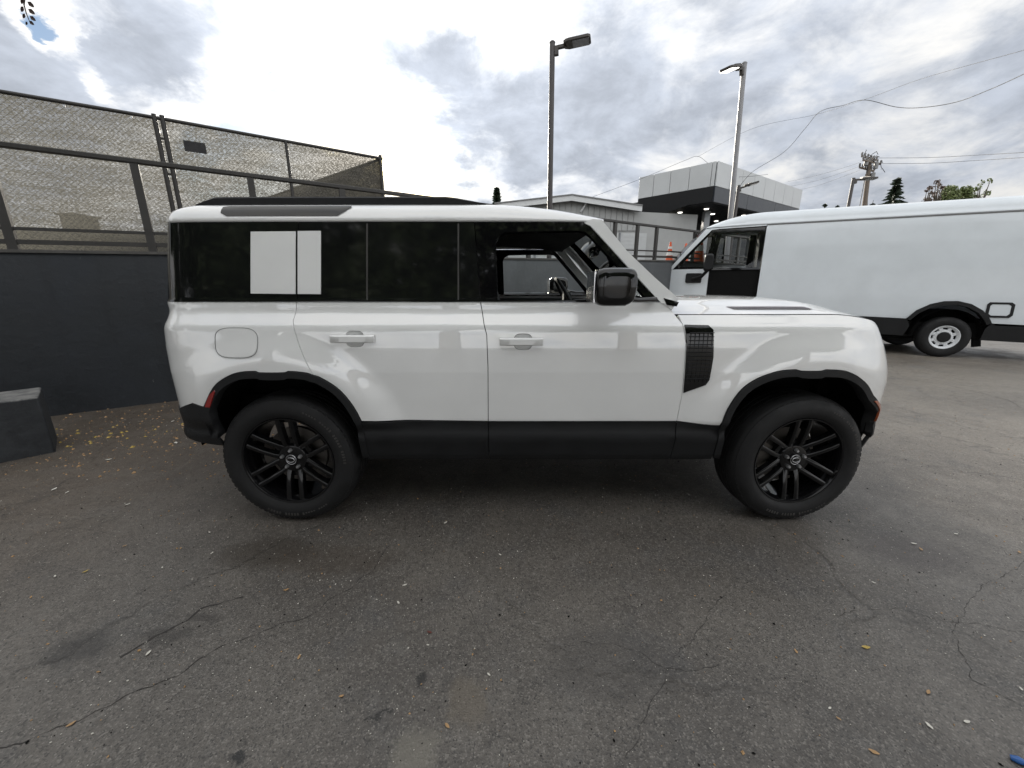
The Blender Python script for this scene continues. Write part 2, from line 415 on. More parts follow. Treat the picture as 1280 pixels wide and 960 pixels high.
def wall_piece(name, s0, s1, mat, label, thick=.3, cap=True):
    root = thing(name, label, 'wall', W((s0+s1)/2, .15, 0))
    n = max(2, int((s1-s0)/.5)); mb = MB(); rows = []
    for i in range(n+1):
        s = s0 + (s1-s0)*i/n; zt = wall_top(s)
        j = lambda k: .006*math.sin(s*k)
        rows.append([W(s, j(2.1), -.02), W(s, j(2.3)+.004, .45), W(s, j(1.7), .475), W(s, j(1.3), zt*.7), W(s, j(1.9), zt-.05), W(s, .015, zt), W(s, thick, zt), W(s, thick, -.02)])
    mb.grid(rows); mb.add(rows[0], [tuple(range(8))]); mb.add(rows[-1], [tuple(range(8))[::-1]])
    mb.build('wall_body', mat, root, smooth=50)
    cp = MB(); rows = []
    for i in range(n+1):
        s = s0 + (s1-s0)*i/n; zt = wall_top(s)
        rows.append([W(s, -.012, zt+.004), W(s, -.012, zt+.035), W(s, thick+.01, zt+.035), W(s, thick+.01, zt+.004)])
    cp.grid(rows); cp.add(rows[0], [(0,1,2,3)]); cp.add(rows[-1], [(3,2,1,0)])
    cp.build('coping', M['cope'], root)
    return root
M['cope'] = worn('wall_coping', (.075, .072, .068), .85, var=.35, bump=.5, bscale=40)
wall_piece('retaining_wall', -7.0, 4.6, M['dark_wall'], 'dark slate painted retaining wall on the left behind the white car')
wall_piece('retaining_wall', 4.61, 24.0, M['grey_wall'], 'plain grey concrete retaining wall seen through the car window and left of the van')

rail = thing('railing', 'dark metal railing running along the top of the retaining wall', 'railing', W(5, .15, 1.8))
mb = MB(); mb.bar(W(-6, .15, 2.765), W(23.5, .15, 2.765), .075, .05); mb.build('top_rail', M['steel_dark'], rail, bevel=.008)
def rail_run(name, z, h):
    q = MB(); ss = [-6, 0, 3, 6, 9, 11, 23.5]
    for a, b2 in zip(ss, ss[1:]): q.bar(W(a, .15, wall_top(a)+z), W(b2, .15, wall_top(b2)+z), .04, h)
    q.build(name, M['steel_dark'], rail)
rail_run('lower_rail', .25, .03); rail_run('lower_rail', .12, .045)
post_mesh = None
for s in [.05+1.09*i for i in range(-5, 8)] + [8.92, 9.66, 10.35, 11.9, 13, 14.1, 15.2, 16.3, 17.4, 18.5, 19.6, 20.7, 21.8, 22.9]:
    z0 = wall_top(s) + .02
    if post_mesh is None or True:
        q = MB(); q.box((-.037, -.03, 0), (.037, .03, 2.74 - z0)); q.box((-.07, -.06, 0), (.07, .06, .012))
        o = q.build('post', M['steel_dark'], None); o.parent = rail; o.location = W(s, .15, z0) - rail.location; o.rotation_euler.z = R(33)

# chain link fence with privacy screen, 1.5 m behind the railing
OFF = 1.55
def fabric(name, open_, base):
    m = bpy.data.materials.new(name); m.use_nodes = True; t = NT(m.node_tree); t.n.clear()
    co = t.new('ShaderNodeTexCoord').outputs['Object']
    warp = t.v('ADD', co, t.v('SCALE', t.noise(co, 1.5, 3, .5, out=1), .25))
    band = t.noise(t.v('MULTIPLY', warp, (.5, .5, 7.0)), 2.2, 5, .65)
    weave = t.noise(t.v('MULTIPLY', co, (1, 1, 2.2)), 42, 3, .7)
    f = t.m('ADD', t.smooth(band, .34, .68, open_*.65, open_*1.25), t.smooth(weave, .42, .70, -open_*.85, open_*1.15))
    tr = t.new('ShaderNodeBsdfTransparent')
    df = t.new('ShaderNodeBsdfDiffuse'); df.inputs[0].default_value = (*base, 1)
    tl = t.new('ShaderNodeBsdfTranslucent'); tl.inputs[0].default_value = (*[v*1.6 for v in base], 1)
    a = t.new('ShaderNodeMixShader'); a.inputs[0].default_value = .5; t.put(a.inputs[1], df.outputs[0]); t.put(a.inputs[2], tl.outputs[0])
    mx = t.new('ShaderNodeMixShader'); t.put(mx.inputs[0], t.m('MAXIMUM', f, .02)); t.put(mx.inputs[1], a.outputs[0]); t.put(mx.inputs[2], tr.outputs[0])
    o = t.new('ShaderNodeOutputMaterial'); t.put(o.inputs[0], mx.outputs[0])
    return m
M['screen'] = fabric('privacy_screen_fabric', .25, (.066, .064, .056))
M['screen2'] = fabric('dark_privacy_screen_fabric', .05, (.045, .042, .038))
def fence_panel(root, P0, P1, z0, z1a, z1b, mat, fine=True, toprail=True):
    P0, P1 = Vector(P0), Vector(P1); d = P1 - P0; L = d.length; d.normalize(); nrm = Vector((-d.y, d.x, 0))
    rows = []; n = max(2, int(L/.12)); m_ = 14
    for i in range(n+1):
        u = i/n; zt = z1a + (z1b-z1a)*u
        rows.append([P0 + d*L*u + nrm*(.012*math.sin(u*L*9+j*.9)*math.sin(math.pi*j/m_) + .03) + Vector((0,0,z0 + (zt-z0)*j/m_)) for j in range(m_+1)])
    q = MB(); q.grid(rows); q.build('privacy_screen', mat, root, smooth=180)
    if toprail:
        q = MB(); q.tube([P0+Vector((0,0,z1a)), P1+Vector((0,0,z1b))], .024, 8); q.build('top_pipe', M['steel_dark'], root, smooth=60)
        for k in range(int(L/.62)):
            q = MB(); u = (k+.5)*.62/L; zt = z1a+(z1b-z1a)*u; p = P0+d*L*u-nrm*.028+Vector((0,0,zt-.05)); q.tube([p, p+nrm*.012], .012, 6); q.build('tie', M['silver_van'], root)
    if fine:     # the diamonds of wire
        q = MB(); step = .065; H_ = z1a - z0
        k = -H_
        while k < L:
            for sg in (1, -1):
                a0, a1 = max(0, k), min(L, k+H_)
                if a1 - a0 > .03:
                    za, zb = (a0-k), (a1-k)
                    if sg < 0: za, zb = H_-za, H_-zb
                    q.tube([P0+d*a0+Vector((0,0,z0+za)), P0+d*a1+Vector((0,0,z0+zb))], .0015, 3, cap=False)
            k += step
        tag(q.build('chain_link', M['steel_dark'], root), kind='stuff')
FZ = 3.62
fence = thing('chain_link_fence', 'long chain link fence with grey translucent privacy screen above the dark wall', 'fence', W(-1, OFF, 1.7))
fence_panel(fence, W(-5.5, OFF, 0), W(1.335, OFF, 0), 1.76, FZ, FZ+.03, M['screen'])
fence_panel(fence, W(1.34, OFF, 0), W(4.30, OFF, 0), 1.80, FZ+.03, FZ, M['screen'])
for s, ex, r in ((-3.2, 0, .03), (-.55, 0, .026), (1.25, .05, .03), (1.335, .05, .03), (2.82, 0, .024), (4.30, .03, .03)):
    q = MB(); q.tube([W(s, OFF, 1.68), W(s, OFF, FZ+.02+ex)], r, 8); q.build('fence_post', M['steel_dark'], fence, smooth=60)
for z in (2.1, 2.95, 3.4):
    q = MB(); q.tube([W(1.24, OFF, z), W(1.345, OFF, z)], .014, 6); q.build('gate_latch', M['steel_dark'], fence)
back = thing('chain_link_fence', 'darker screened return of the fence sloping away from the corner post', 'fence', W(4.33, OFF, 1.8))
B0 = W(4.33, OFF, 0); Bd = Vector((-.80, .60, 0))
fence_panel(back, B0, B0 + Bd*9, 1.80, FZ, FZ-.12, M['screen2'], fine=False)
q = MB(); q.tube([B0 + Bd*9 + Vector((0,0,1.7)), B0 + Bd*9 + Vector((0,0,FZ-.12))], .03, 8); q.build('fence_post', M['steel_dark'], back)
# small blank sign wired to the fence
sg = [at(228,176,6.2), at(257,181,6.32), at(257,193,6.32), at(228,191,6.2)]
c0 = W(1.52, OFF-.045, 3.27); q = MB(); q.obox(c0, WD*.25, WN*-.006, (0,0,.14))
tag(q.build('fence_sign', M['trim_dark'], None, org=c0), 'small dark rectangular sign wired to the fence right of the gate posts', 'sign')

# dark painted block beside the wall
bo = Vector((-4.0, 3.11, 0)); e1 = Vector((-.68, -.73, 0)); e2 = Vector((-.74, .67, 0))
blk = thing('concrete_block', 'dark painted concrete block with worn grey top edge by the left wall', 'block', bo)
def block_mat():
    m, t, b = principled('painted_block', (.02, .022, .025), .8)
    geo = t.new('ShaderNodeNewGeometry'); co = t.new('ShaderNodeTexCoord').outputs['Object']
    s3 = t.new('ShaderNodeSeparateXYZ'); t.put(s3.inputs[0], co)
    n = t.noise(co, 9, 5, .65)
    edge = t.smooth(t.m('ADD', s3.outputs[2], t.m('MULTIPLY', n, .03)), .500, .516)
    c = t.mix(t.smooth(n, .35, .7), (.017, .019, .022, 1), (.030, .033, .037, 1))
    c = t.mix(edge, c, t.mix(t.smooth(n, .4, .62), (.10, .10, .098, 1), (.17, .168, .16, 1)))
    t.put(b.inputs['Base Color'], c)
    bn = t.new('ShaderNodeBump'); bn.inputs['Strength'].default_value = .6; bn.inputs['Distance'].default_value = .01
    t.put(bn.inputs['Height'], t.noise(co, 30, 5, .65)); t.put(b.inputs['Normal'], bn.outputs[0])
    return m
q = MB(); q.obox(bo + Vector((0,0,-.02)), e1*1.6, e2*.5, (0,0,.522)); q.build('block_body', block_mat(), blk, bevel=.014)

# ------------------------------------------------------------------ buildings behind
M['panel_white'] = worn('pale_metal_panel', (.44, .455, .46), .38, metal=.15, var=.06, scale=1.2)
M['panel_black'] = worn('black_metal_fascia', (.006, .0065, .0075), .55, spec=.25, var=.2)
M['panel_grey'] = worn('dark_grey_metal_fascia', (.035, .040, .048), .35, metal=.2, var=.1)
M['siding'] = worn('pale_ribbed_siding', (.30, .305, .30), .7, var=.08, scale=2)
M['white_trim'] = worn('white_painted_trim', (.50, .51, .51), .55, var=.08)
M['shutter'] = worn('pale_window_shutter', (.40, .41, .41), .6, var=.06)
M['shop_dark'] = worn('dark_shop_interior', (.02, .022, .024), .9)
M['shop_glass'] = glass('shop_glass', (.55, .60, .60))
M['alu'] = worn('grey_aluminium_frame', (.20, .21, .22), .4, metal=.5)
def lamp_mat(name, col, st):
    m = bpy.data.materials.new(name); m.use_nodes = True; t = NT(m.node_tree); t.n.clear()
    e = t.new('ShaderNodeEmission'); e.inputs[0].default_value = (*col, 1); e.inputs[1].default_value = st
    o = t.new('ShaderNodeOutputMaterial'); t.put(o.inputs[0], e.outputs[0]); return m
M['led'] = lamp_mat('lit_led_panel', (1, .97, .9), 3.0)
M['down_led'] = lamp_mat('lit_downlight', (1, .96, .88), 2.0)

# showroom with a boxed canopy
cC, cL, cR = at(896.6, 201.6, 21), at(800, 222, 24), at(1002, 237.7, 27)
zt = 7.29; zw = 6.18; zb = 5.45
C2, L2, R2 = Vector((cC.x, cC.y, 0)), Vector((cL.x, cL.y, 0)), Vector((cR.x, cR.y, 0))
show = thing('showroom', 'showroom with boxed pale panel canopy over a black fascia and lit soffit', 'building', (C2.x+4, C2.y+4, 1.95))
eR = (R2-C2); eL = (L2-C2); nR = Vector((eR.y, -eR.x, 0)).normalized(); nL = Vector((-eL.y, eL.x, 0)).normalized()
if nL.y > 0: nL = -nL
if nR.y > 0: nR = -nR
far = R2 + eL
q = MB(); q.prism([C2+Vector((0,0,zb+.02)), R2+Vector((0,0,zb+.02)), far+Vector((0,0,zb+.02)), L2+Vector((0,0,zb+.02))], (0,0,zt-zb-.06)); q.build('canopy_core', M['panel_grey'], show)
def face_panels(name, A, E, nrm, fr, z0, z1, mat, gap=.012):
    for a, b_ in zip(fr, fr[1:]):
        q = MB(); L = E.length; u = E.normalized()
        q.obox(A + u*(a*L+gap) + nrm*.005 + Vector((0,0,z0)), u*((b_-a)*L-2*gap), nrm*.06, (0,0,z1-z0)); q.build(name, mat, show, bevel=.006)
face_panels('fascia_panel', L2, -eL, nL, [0, .215, .445, .69, .955, 1.0], zw, zt, M['panel_white'])
face_panels('fascia_panel', C2, eR, nR, [0, .125, .25, .375, .5, .625, .75, .875, 1.0], zw, zt, M['panel_white'])
face_panels('black_fascia', C2, eR, nR, [0, .33, .66, 1.0], zb, zw-.02, M['panel_grey'])
face_panels('black_fascia', L2, -eL, nL, [0, 1.0], zb, zw-.02, M['panel_black'])
# black wedge that drops at the left of the canopy
q = MB(); A = L2 + nL*.07; u = -eL.normalized(); L = eL.length
pl = [A + u*-.25 + Vector((0,0,zw-.2)), A + u*-.35 + Vector((0,0,4.6)), A + u*.9 + Vector((0,0,4.98)), A + u*2.0 + Vector((0,0,5.25)), A + u*3.0 + Vector((0,0,zb)), A + u*.3 + Vector((0,0,zw-.2))]
q.prism(pl, nL*.08); q.build('black_wedge', M['panel_black'], show)
q = MB(); q.prism([C2+Vector((0,0,zb-.04)), R2+Vector((0,0,zb-.04)), far+Vector((0,0,zb-.04)), L2+Vector((0,0,zb-.04))], (0,0,.05)); q.build('soffit', M['panel_black'], show)
for (fa, fb) in ((.14, .25), (.14, .6), (.32, .4), (.5, .2), (.6, .7)):
    p = C2 + eR*fa + eL*fb + Vector((0,0,zb-.07)); q = MB(); q.lathe([(0,0),(.11,0),(.13,.03),(.11,.04)], p, 'z', 14); q.build('downlight', M['down_led'], show)
# recessed glass front under the canopy
gA = L2 + eR*.10 - eL*.0; gB = R2 + eL*.0 - eR*.05 
gA = C2 + eR*.30 + eL*1.15; gB = C2 + eR*1.15 + eL*.55
gd = (gB-gA); gl = gd.length; gu = gd.normalized(); gn = Vector((-gu.y, gu.x, 0))
q = MB(); q.obox(gA + gn*3 + Vector((0,0,1.9)), gu*gl, gn*.1, (0,0,3.6)); q.build('interior_wall', M['shop_dark'], show)
q = MB(); q.obox(gA + gn*0.1 + Vector((0,0,4.55)), gu*gl, gn*2.9, (0,0,.9)); q.build('bulkhead', M['panel_black'], show)
npan = 8
for i in range(npan):
    q = MB(); q.obox(gA + gu*(gl*i/npan+.05) + Vector((0,0,1.97)), gu*(gl/npan-.1), gn*.012, (0,0,2.56)); q.build('window_pane', M['shop_glass'], show)
    q = MB(); q.obox(gA + gu*(gl*i/npan-.04) - gn*.04 + Vector((0,0,1.95)), gu*.08, gn*.1, (0,0,2.6)); q.build('mullion', M['alu'], show)
q = MB(); q.obox(gA + Vector((0,0,3.35)) - gn*.03, gu*gl, gn*.05, (0,0,.06)); q.build('transom', M['alu'], show)
for fa, fb in ((.03, .06), (.97, .06), (.5, .06)):
    p = C2 + eR*fa + eL*fb
    if fa == .03: p = C2 + eR*.22 + eL*.35
    q = MB(); q.box((p.x-.16, p.y-.16, 1.9), (p.x+.16, p.y+.16, zb-.02)); q.build('column', M['alu'], show, bevel=.01)
# shop furniture glimpsed through the glass
for k in range(9):
    p = gA + gu*(gl*(k+.5)/9) + gn*(1.0 + .9*(k % 2)); 
    q = MB(); hh = .7 + .5*((k*7) % 3)/2; q.box((p.x-.35, p.y-.3, 1.9), (p.x+.35, p.y+.3, 1.9+hh)); q.box((p.x-.3, p.y-.02, 1.9+hh), (p.x+.3, p.y+.02, 1.9+hh+.45))
    q.build('display_desk', (M['shutter'], M['alu'], M['trim_dark'])[k % 3], show)

# low building with a shallow gable
low = thing('low_building', 'low pale building with shallow white gable eave and ribbed siding left of the showroom', 'building', (3.1, 23, 1.95))
eL_, pk, eR_ = at(618, 255, 22), at(715, 244, 22), at(803, 257.5, 22)
q = MB()
for a, b_ in ((eL_, pk), (pk, eR_)):
    q.prism([a, b_, b_+Vector((0,0,-.26)), a+Vector((0,0,-.26))], (0,.12,0))
q.build('barge_board', M['white_trim'], low)
q = MB()
for a, b_ in ((eL_, pk), (pk, eR_)):
    q.prism([a+Vector((0,-.05,.06)), b_+Vector((0,-.05,.06)), b_+Vector((0,-.05,.005)), a+Vector((0,-.05,.005))], (0,9,0))
q.build('roof', M['steel_grey'], low)
wy = 22.45
def eave(x):
    return eL_.z + (pk.z-eL_.z)*(x-eL_.x)/(pk.x-eL_.x) if x < pk.x else pk.z + (eR_.z-pk.z)*(x-pk.x)/(eR_.x-pk.x)
x = eL_.x + .4; wid = .31; k = 0
q = MB(); q.add([], []); 
poly = [Vector((eL_.x+.35, wy+.03, 1.9)), Vector((eR_.x+3.2, wy+.03, 1.9)), Vector((eR_.x+3.2, wy+.03, eR_.z-.35)), Vector((eR_.x-.1, wy+.03, eR_.z-.2)), Vector((pk.x, wy+.03, pk.z-.2)), Vector((eL_.x+.35, wy+.03, eL_.z-.2))]
q.prism(poly, (0, 8, 0)); q.build('wall', M['siding'], low)
while x < eR_.x - .2:
    q = MB(); zt_ = min(eave(x), eave(x+wid)) - .22; q.box((x+.012, wy-.03, 4.28), (x+wid-.012, wy+.028, zt_)); q.build('siding_board', M['siding'], low); x += wid
for i in range(5):
    x0 = eL_.x + .7 + i*1.55
    q = MB(); q.box((x0, wy-.02, 2.1), (x0+1.42, wy+.028, 4.15)); f = q.build('window', M['shutter'], low)
    q = MB()
    for j in range(10): q.box((x0+.04, wy-.035, 2.15+j*.2), (x0+1.38, wy-.021, 2.15+j*.2+.17))
    tag(q.build('shutter_slat', M['shutter'], f), kind='stuff')
    q = MB(); q.box((x0-.075, wy-.05, 2.05), (x0-.005, wy+.02, 4.2)); q.build('frame_post', M['alu'], low)
q = MB(); q.tube([pk + Vector((.5,.2,-.18)), pk + Vector((.8,.25,-.35)), pk + Vector((.55,.4,-.75))], .06, 8); q.build('downpipe', M['white_trim'], low, smooth=60)

# dim things seen through the screened fence
shed = thing('dark_shed', 'long low dark building glimpsed through the left fence screen', 'building', (-11.5, 15, 1.8))
q = MB(); a, b_ = at(-260, 284, 14), at(330, 284, 17.5); q.prism([Vector((a.x, 14, 1.5)), Vector((b_.x, 17.5, 1.5)), Vector((b_.x-2, 21, 1.5)), Vector((a.x-2, 18, 1.5))], (0,0,1.9)); q.build('wall', M['shop_dark'], shed)
q = MB(); p = at(102, 284, 15.6); q.box((p.x-.30, 15.2, 3.2), (p.x+.30, 16.0, p.z+.36)); q.box((p.x-.36, 15.1, p.z+.36), (p.x+.36, 16.1, p.z+.42)); q.build('roof_vent', M['shop_dark'], shed)

# ------------------------------------------------------------------ car park lamps, poles and wires
M['lamp_body'] = worn('bronze_lamp_body', (.035, .030, .026), .5, var=.25)
M['pole_dark'] = worn('dark_bronze_pole', (.045, .040, .040), .5, var=.2)
M['pole_grey'] = worn('grey_painted_pole', (.20, .20, .21), .45, var=.12)
def lamp_head(root, tip, d, scale, lit, tilt):
    """shoebox head: bracket, ribbed housing, light panel; d = direction of the arm"""
    d = Vector(d).normalized(); up = (Vector((0,0,1)) + d*tilt).normalized(); sdv = d.cross(up).normalized(); f = -sdv.cross(up).normalized()
    if f.dot(d) < 0: f = -f
    def P(a, b, c): return tip + (f*a + sdv*b + up*c)*scale
    q = MB(); q.obox(P(.0,-.05,-.16), f*.10*scale, sdv*.10*scale, up*.2*scale); q.obox(P(.08,-.045,-.03), f*.22*scale, sdv*.09*scale, up*.075*scale); q.build('bracket', M['lamp_body'], root, bevel=.008)
    q = MB()
    o = [P(.24,-.13,0), P(.36,-.19,0), P(.84,-.19,0), P(.90,-.14,0), P(.90,.14,0), P(.84,.19,0), P(.36,.19,0), P(.24,.13,0)]
    q.prism(o, up*.07*scale); q.build('housing', M['lamp_body'], root, bevel=.012)
    q = MB()
    for i in range(9): q.obox(P(.28+i*.035,-.12,.07), f*.012*scale, sdv*.24*scale, up*.035*scale)
    q.build('cooling_fin', M['lamp_body'], root)
    q = MB(); q.obox(P(.46,-.155,-.012), f*.40*scale, sdv*.31*scale, up*.013*scale); q.build('light_panel', M['led'] if lit else M['headlight'], root)
def lamp_post(label, base, top, r, mat, d, scale, lit, tilt, name='lamp_post'):
    root = thing(name, label, 'street lamp', base)
    base, top = Vector(base), Vector(top)
    q = MB(); q.tube([base, base.lerp(top, .5), top], [r*1.1, r*1.03, r], 12); q.build('pole', mat, root, smooth=60)
    q = MB(); q.box((base.x-.2, base.y-.2, base.z), (base.x+.2, base.y+.2, base.z+.03)); q.build('base_plate', mat, root)
    q = MB(); q.lathe([(0,0),(r*1.1,0),(r*1.1,.02),(r*.6,.05),(0,.055)], top, 'z', 12); q.build('pole_cap', mat, root)
    dv = Vector(d).normalized()
    if scale: lamp_head(root, top + dv*r*.8 + Vector((0,0,-.12)), d, scale, lit, tilt)
    return root
t1 = at(690.5, 54, 11.5); lamp_post('tall dark lamp post with unlit shoebox head rising behind the white car roof', (t1.x+.04, 11.5, 1.9), t1, .068, M['pole_dark'], (.95, -.25, 0), 1.0, False, -.06)
t2 = at(930.5, 80, 12); lamp_post('tall grey lamp post with lit white lamp head leaning in front of the showroom', (t2.x+.25, 12.05, 1.9), t2, .062, M['pole_grey'], (-.85, -.53, 0), .92, True, .30)
ph = at(923, 236, 13.2); r_ = thing('lamp_post', 'small dark lamp head on a short pole in front of the showroom fascia', 'street lamp', (ph.x, 13.2, 1.9))
q = MB(); q.tube([(ph.x,13.2,1.9), (ph.x,13.2,ph.z+.1)], .05, 10); q.build('pole', M['pole_dark'], r_, smooth=60); lamp_head(r_, Vector((ph.x, 13.2, ph.z)), (.9, -.3, 0), .62, False, -.25)
t3 = at(1067, 223, 35); lamp_post('distant black lamp post with straight arm above the van roof', (t3.x+.1, 35, 1.9), t3, .12, M['pole_dark'], (1, -.15, 0), 1.75, False, 0)

# utility pole
pt, pb = at(1088, 196, 60), at(1078, 275, 60)
up_ = thing('utility_pole', 'distant wooden utility pole crowded with crossarms and insulators above the van', 'utility pole', (pb.x+.9, 60, 1.9))
M['wood'] = worn('weathered_wood', (.13, .105, .085), .85, var=.3)
q = MB(); q.tube([(pb.x+.9, 60, 1.9), pt], [.36, .24], 10); q.build('pole', M['wood'], up_, smooth=60)
for dz, hw, dy in ((-.1, 1.5, .3), (-.75, 1.7, -.3), (-1.5, 1.5, .3)):
    c = pt + Vector((.1, dy, dz)); q = MB(); q.bar(c+Vector((-hw, -.5, .12)), c+Vector((hw, .5, -.12)), .16, .2); q.build('crossarm', M['wood'], up_)
    for k in range(6):
        u = -1 + 2*k/5
        q = MB(); b0 = c + Vector((hw*u, .5*u, .1-.12*u)); q.lathe([(0,0),(.07,0),(.15,.12),(.08,.2),(.15,.28),(.07,.42),(0,.44)], b0, 'z', 8); q.build('insulator', M['steel_grey'], up_)
for sx_, dz in ((-.7, -1.2), (.75, -1.6), (.6, -2.9)):
    q = MB(); q.lathe([(0,0),(.26,0),(.26,.75),(.1,.85),(0,.86)], pt+Vector((sx_,-.35,dz)), 'z', 10); q.build('transformer', M['steel_grey'], up_)
q = MB()
for i in range(16):
    a = pt + Vector((random.uniform(-1.6,1.6), -.4, random.uniform(-1.8,.6))); b_ = a + Vector((random.uniform(-.9,.9), 0, random.uniform(-.9,.9))); c = (a+b_)/2 + Vector((random.uniform(-.3,.3),0,.35)); q.tube([a,c,b_], .045, 4)
q.build('jumper_wire', M['trim_dark'], up_)
for dx in (-1.6, 1.7):
    q = MB(); q.tube([pt+Vector((dx*.1,0,-2.2)), Vector((pb.x+.9+dx*.9, 60, 1.9))], .06, 6); q.build('guy_wire', M['steel_grey'], up_)

def wire(label, pts, r, sub=10):
    P = [at(*p) for p in pts]; out = []
    for i in range(len(P)-1):
        p0, p1, p2, p3 = P[max(i-1,0)], P[i], P[i+1], P[min(i+2, len(P)-1)]
        for k in range(sub):
            t = k/sub
            out.append(.5*((2*p1) + (p2-p0)*t + (2*p0-5*p1+4*p2-p3)*t*t + (3*p1-p0-3*p2+p3)*t*t*t))
    out.append(P[-1]); q = MB(); q.tube(out, r, 5, cap=False)
    return tag(q.build('overhead_cable', M['trim_dark'], None, smooth=180, org=P[0]), label, 'cable', 'overhead cables')
wire('thick overhead cable dipping from the right then dropping behind the showroom', [(921,238,21),(940,215.4,20.5),(980,190,19),(1006,161,18),(1025,139.7,17),(1054,131.7,16),(1081,125,15),(1120.6,133.8,14),(1152.5,134.4,13),(1195,127.7,12),(1237.5,111.8,11),(1280,92.4,10),(1340,62,9)], .009)
wire('thin overhead cable crossing the upper right sky above the dipping one', [(872,196,26),(940,161,24),(1019.7,143.2,22),(1080.8,124.4,18),(1152,98.5,15),(1280,62.7,11),(1340,45,10)], .0055)
wire('faint cable running from the low building roof up behind the grey lamp post', [(741,246,24),(800,224,23.5),(855,201,23),(872,195.5,22.8),(885,204,22.6),(900,215,22.4),(925,221,22.2),(960,218,22)], .008)
for (dy_, lab) in ((0, 'upper of the two power lines running right from the utility pole'), (7, 'lower of the two power lines running right from the utility pole')):
    wire(lab, [(1097,197.5+dy_,60),(1160,197+dy_,55),(1220,194+dy_*.95,48),(1290,190+dy_*.9,40)], .022)
for (dy_, lab) in ((0, 'upper power line running left from the utility pole to the showroom'), (6.5, 'middle power line running left from the utility pole to the showroom'), (13, 'lowest power line running left from the utility pole to the showroom')):
    wire(lab, [(1083,199.5+dy_*.7,60),(1060,208+dy_*.8,66),(1020,219.5+dy_,74),(985,227+dy_,82)], .018)

# ------------------------------------------------------------------ trees
def leaf_mat(name, c0, c1):
    m, t, b = principled(name, c0, .6)
    g = t.new('ShaderNodeNewGeometry'); co = t.new('ShaderNodeTexCoord').outputs['Object']
    n = t.noise(co, .9, 3, .6); rn = g.outputs['Random Per Island']
    t.put(b.inputs['Base Color'], t.mix(t.m('ADD', t.m('MULTIPLY', n, .5), t.m('MULTIPLY', rn, .5)), (*c0, 1), (*c1, 1)))
    return m
M['needle'] = leaf_mat('conifer_needles', (.016, .030, .018), (.040, .062, .034))
M['leaf_g'] = leaf_mat('spring_leaves', (.075, .11, .03), (.16, .19, .07))
M['leaf_d'] = leaf_mat('dark_leaves', (.018, .032, .012), (.05, .075, .028))
M['leaf_r'] = leaf_mat('reddish_twigs', (.10, .07, .06), (.16, .12, .10))
M['leaf_b2'] = worn('bronze_leaf', (.05, .028, .022), .6, var=.3, scale=60)
M['bark'] = worn('bark', (.06, .05, .04), .95, var=.35, bump=.8, bscale=20)
def conifer(label, base, h, rad, seed, dense=1.0, slim=False):
    rg = random.Random(seed); base = Vector(base); root = thing('conifer_tree', label, 'tree', base)
    q = MB(); q.tube([base, base+Vector((0,0,h*.6)), base+Vector((0,0,h*.99))], [h*.022, h*.012, h*.002], 7); q.build('trunk', M['bark'], root, smooth=80)
    q = MB(); nl = int(26*dense)
    for i in range(nl):
        u = (i+rg.random()*.6)/nl; z = h*(.06+.93*u); rr = rad*((1-u)**(.85 if not slim else .45))*rg.uniform(.75,1.12)
        if slim: rr = rad*(1-u**3)*rg.uniform(.8,1.1)
        nb = max(4, int((11 if not slim else 12)*(1-u*.6)))
        for k in range(nb):
            th = 2*math.pi*(k+rg.random())/nb; L = rr*rg.uniform(.6,1.1); dv = Vector((math.cos(th), math.sin(th), 0))
            st = base+Vector((0,0,z)); drop = -.32 if not slim else .9
            for j in range(7):
                f = (j+.6)/7; c = st + dv*L*f + Vector((0,0,drop*L*f*f + (.12*L if not slim else 0)))
                wv = h*.020*(1.35-f)*rg.uniform(.8,1.5); sd = Vector((-dv.y, dv.x, rg.uniform(-.5,.5)))
                tip = dv*h*.028*rg.uniform(.7,1.5) + Vector((0,0,rg.uniform(-.5,.25)*h*.025))
                q.add([c-sd*wv, c+sd*wv, c+tip], [(0,1,2)])
                q.add([c+Vector((0,0,-wv*1.2)), c+Vector((0,0,wv*.7)), c+tip*.9+sd*wv*.6], [(0,1,2)])
    q.build('crown', M['needle'], root, recalc=False); return root
def broadleaf(label, base, h, rad, seed, mat, n=2600, ls=.06, trunk_f=.35, name='broadleaf_tree'):
    rg = random.Random(seed); base = Vector(base); root = thing(name, label, 'tree', base)
    q = MB(); q.tube([base, base+Vector((0,0,h*.3)), base+Vector((h*.01,0,h*.75))], [h*.035, h*.022, h*.006], 8)
    cl = []
    for i in range(22):
        th = rg.uniform(0, 2*math.pi); el = rg.uniform(-.5, 1.0); rr = rad*rg.uniform(.45, .95)
        c = base+Vector((math.cos(th)*rr*math.cos(el*.9), math.sin(th)*rr*math.cos(el*.9), h*(trunk_f+.36) + el*h*.30)); cl.append((c, rad*rg.uniform(.20,.42)))
        q.tube([base+Vector((0,0,h*rg.uniform(.25,.5))), (base+Vector((0,0,h*.5))).lerp(c,.5)+Vector((0,0,.05*h)), c], [h*.012, h*.007, h*.002], 5)
    q.build('trunk', M['bark'], root, smooth=80)
    q = MB()
    for i in range(n):
        c, r = cl[rg.randrange(len(cl))]; v = Vector((rg.gauss(0,1), rg.gauss(0,1), rg.gauss(0,.8))).normalized()*r*rg.random()**.45
        p = c+v; a = Vector((rg.gauss(0,1), rg.gauss(0,1), rg.gauss(0,1))).normalized(); b_ = a.cross(Vector((rg.gauss(0,1),rg.gauss(0,1),rg.gauss(0,1)))).normalized(); s = ls*h*rg.uniform(.5,1.2)*.5
        q.add([p-a*s, p+b_*s*.5, p+a*s, p-b_*s*.5], [(0,1,2,3)])
    q.build('crown', mat, root, recalc=False); return root
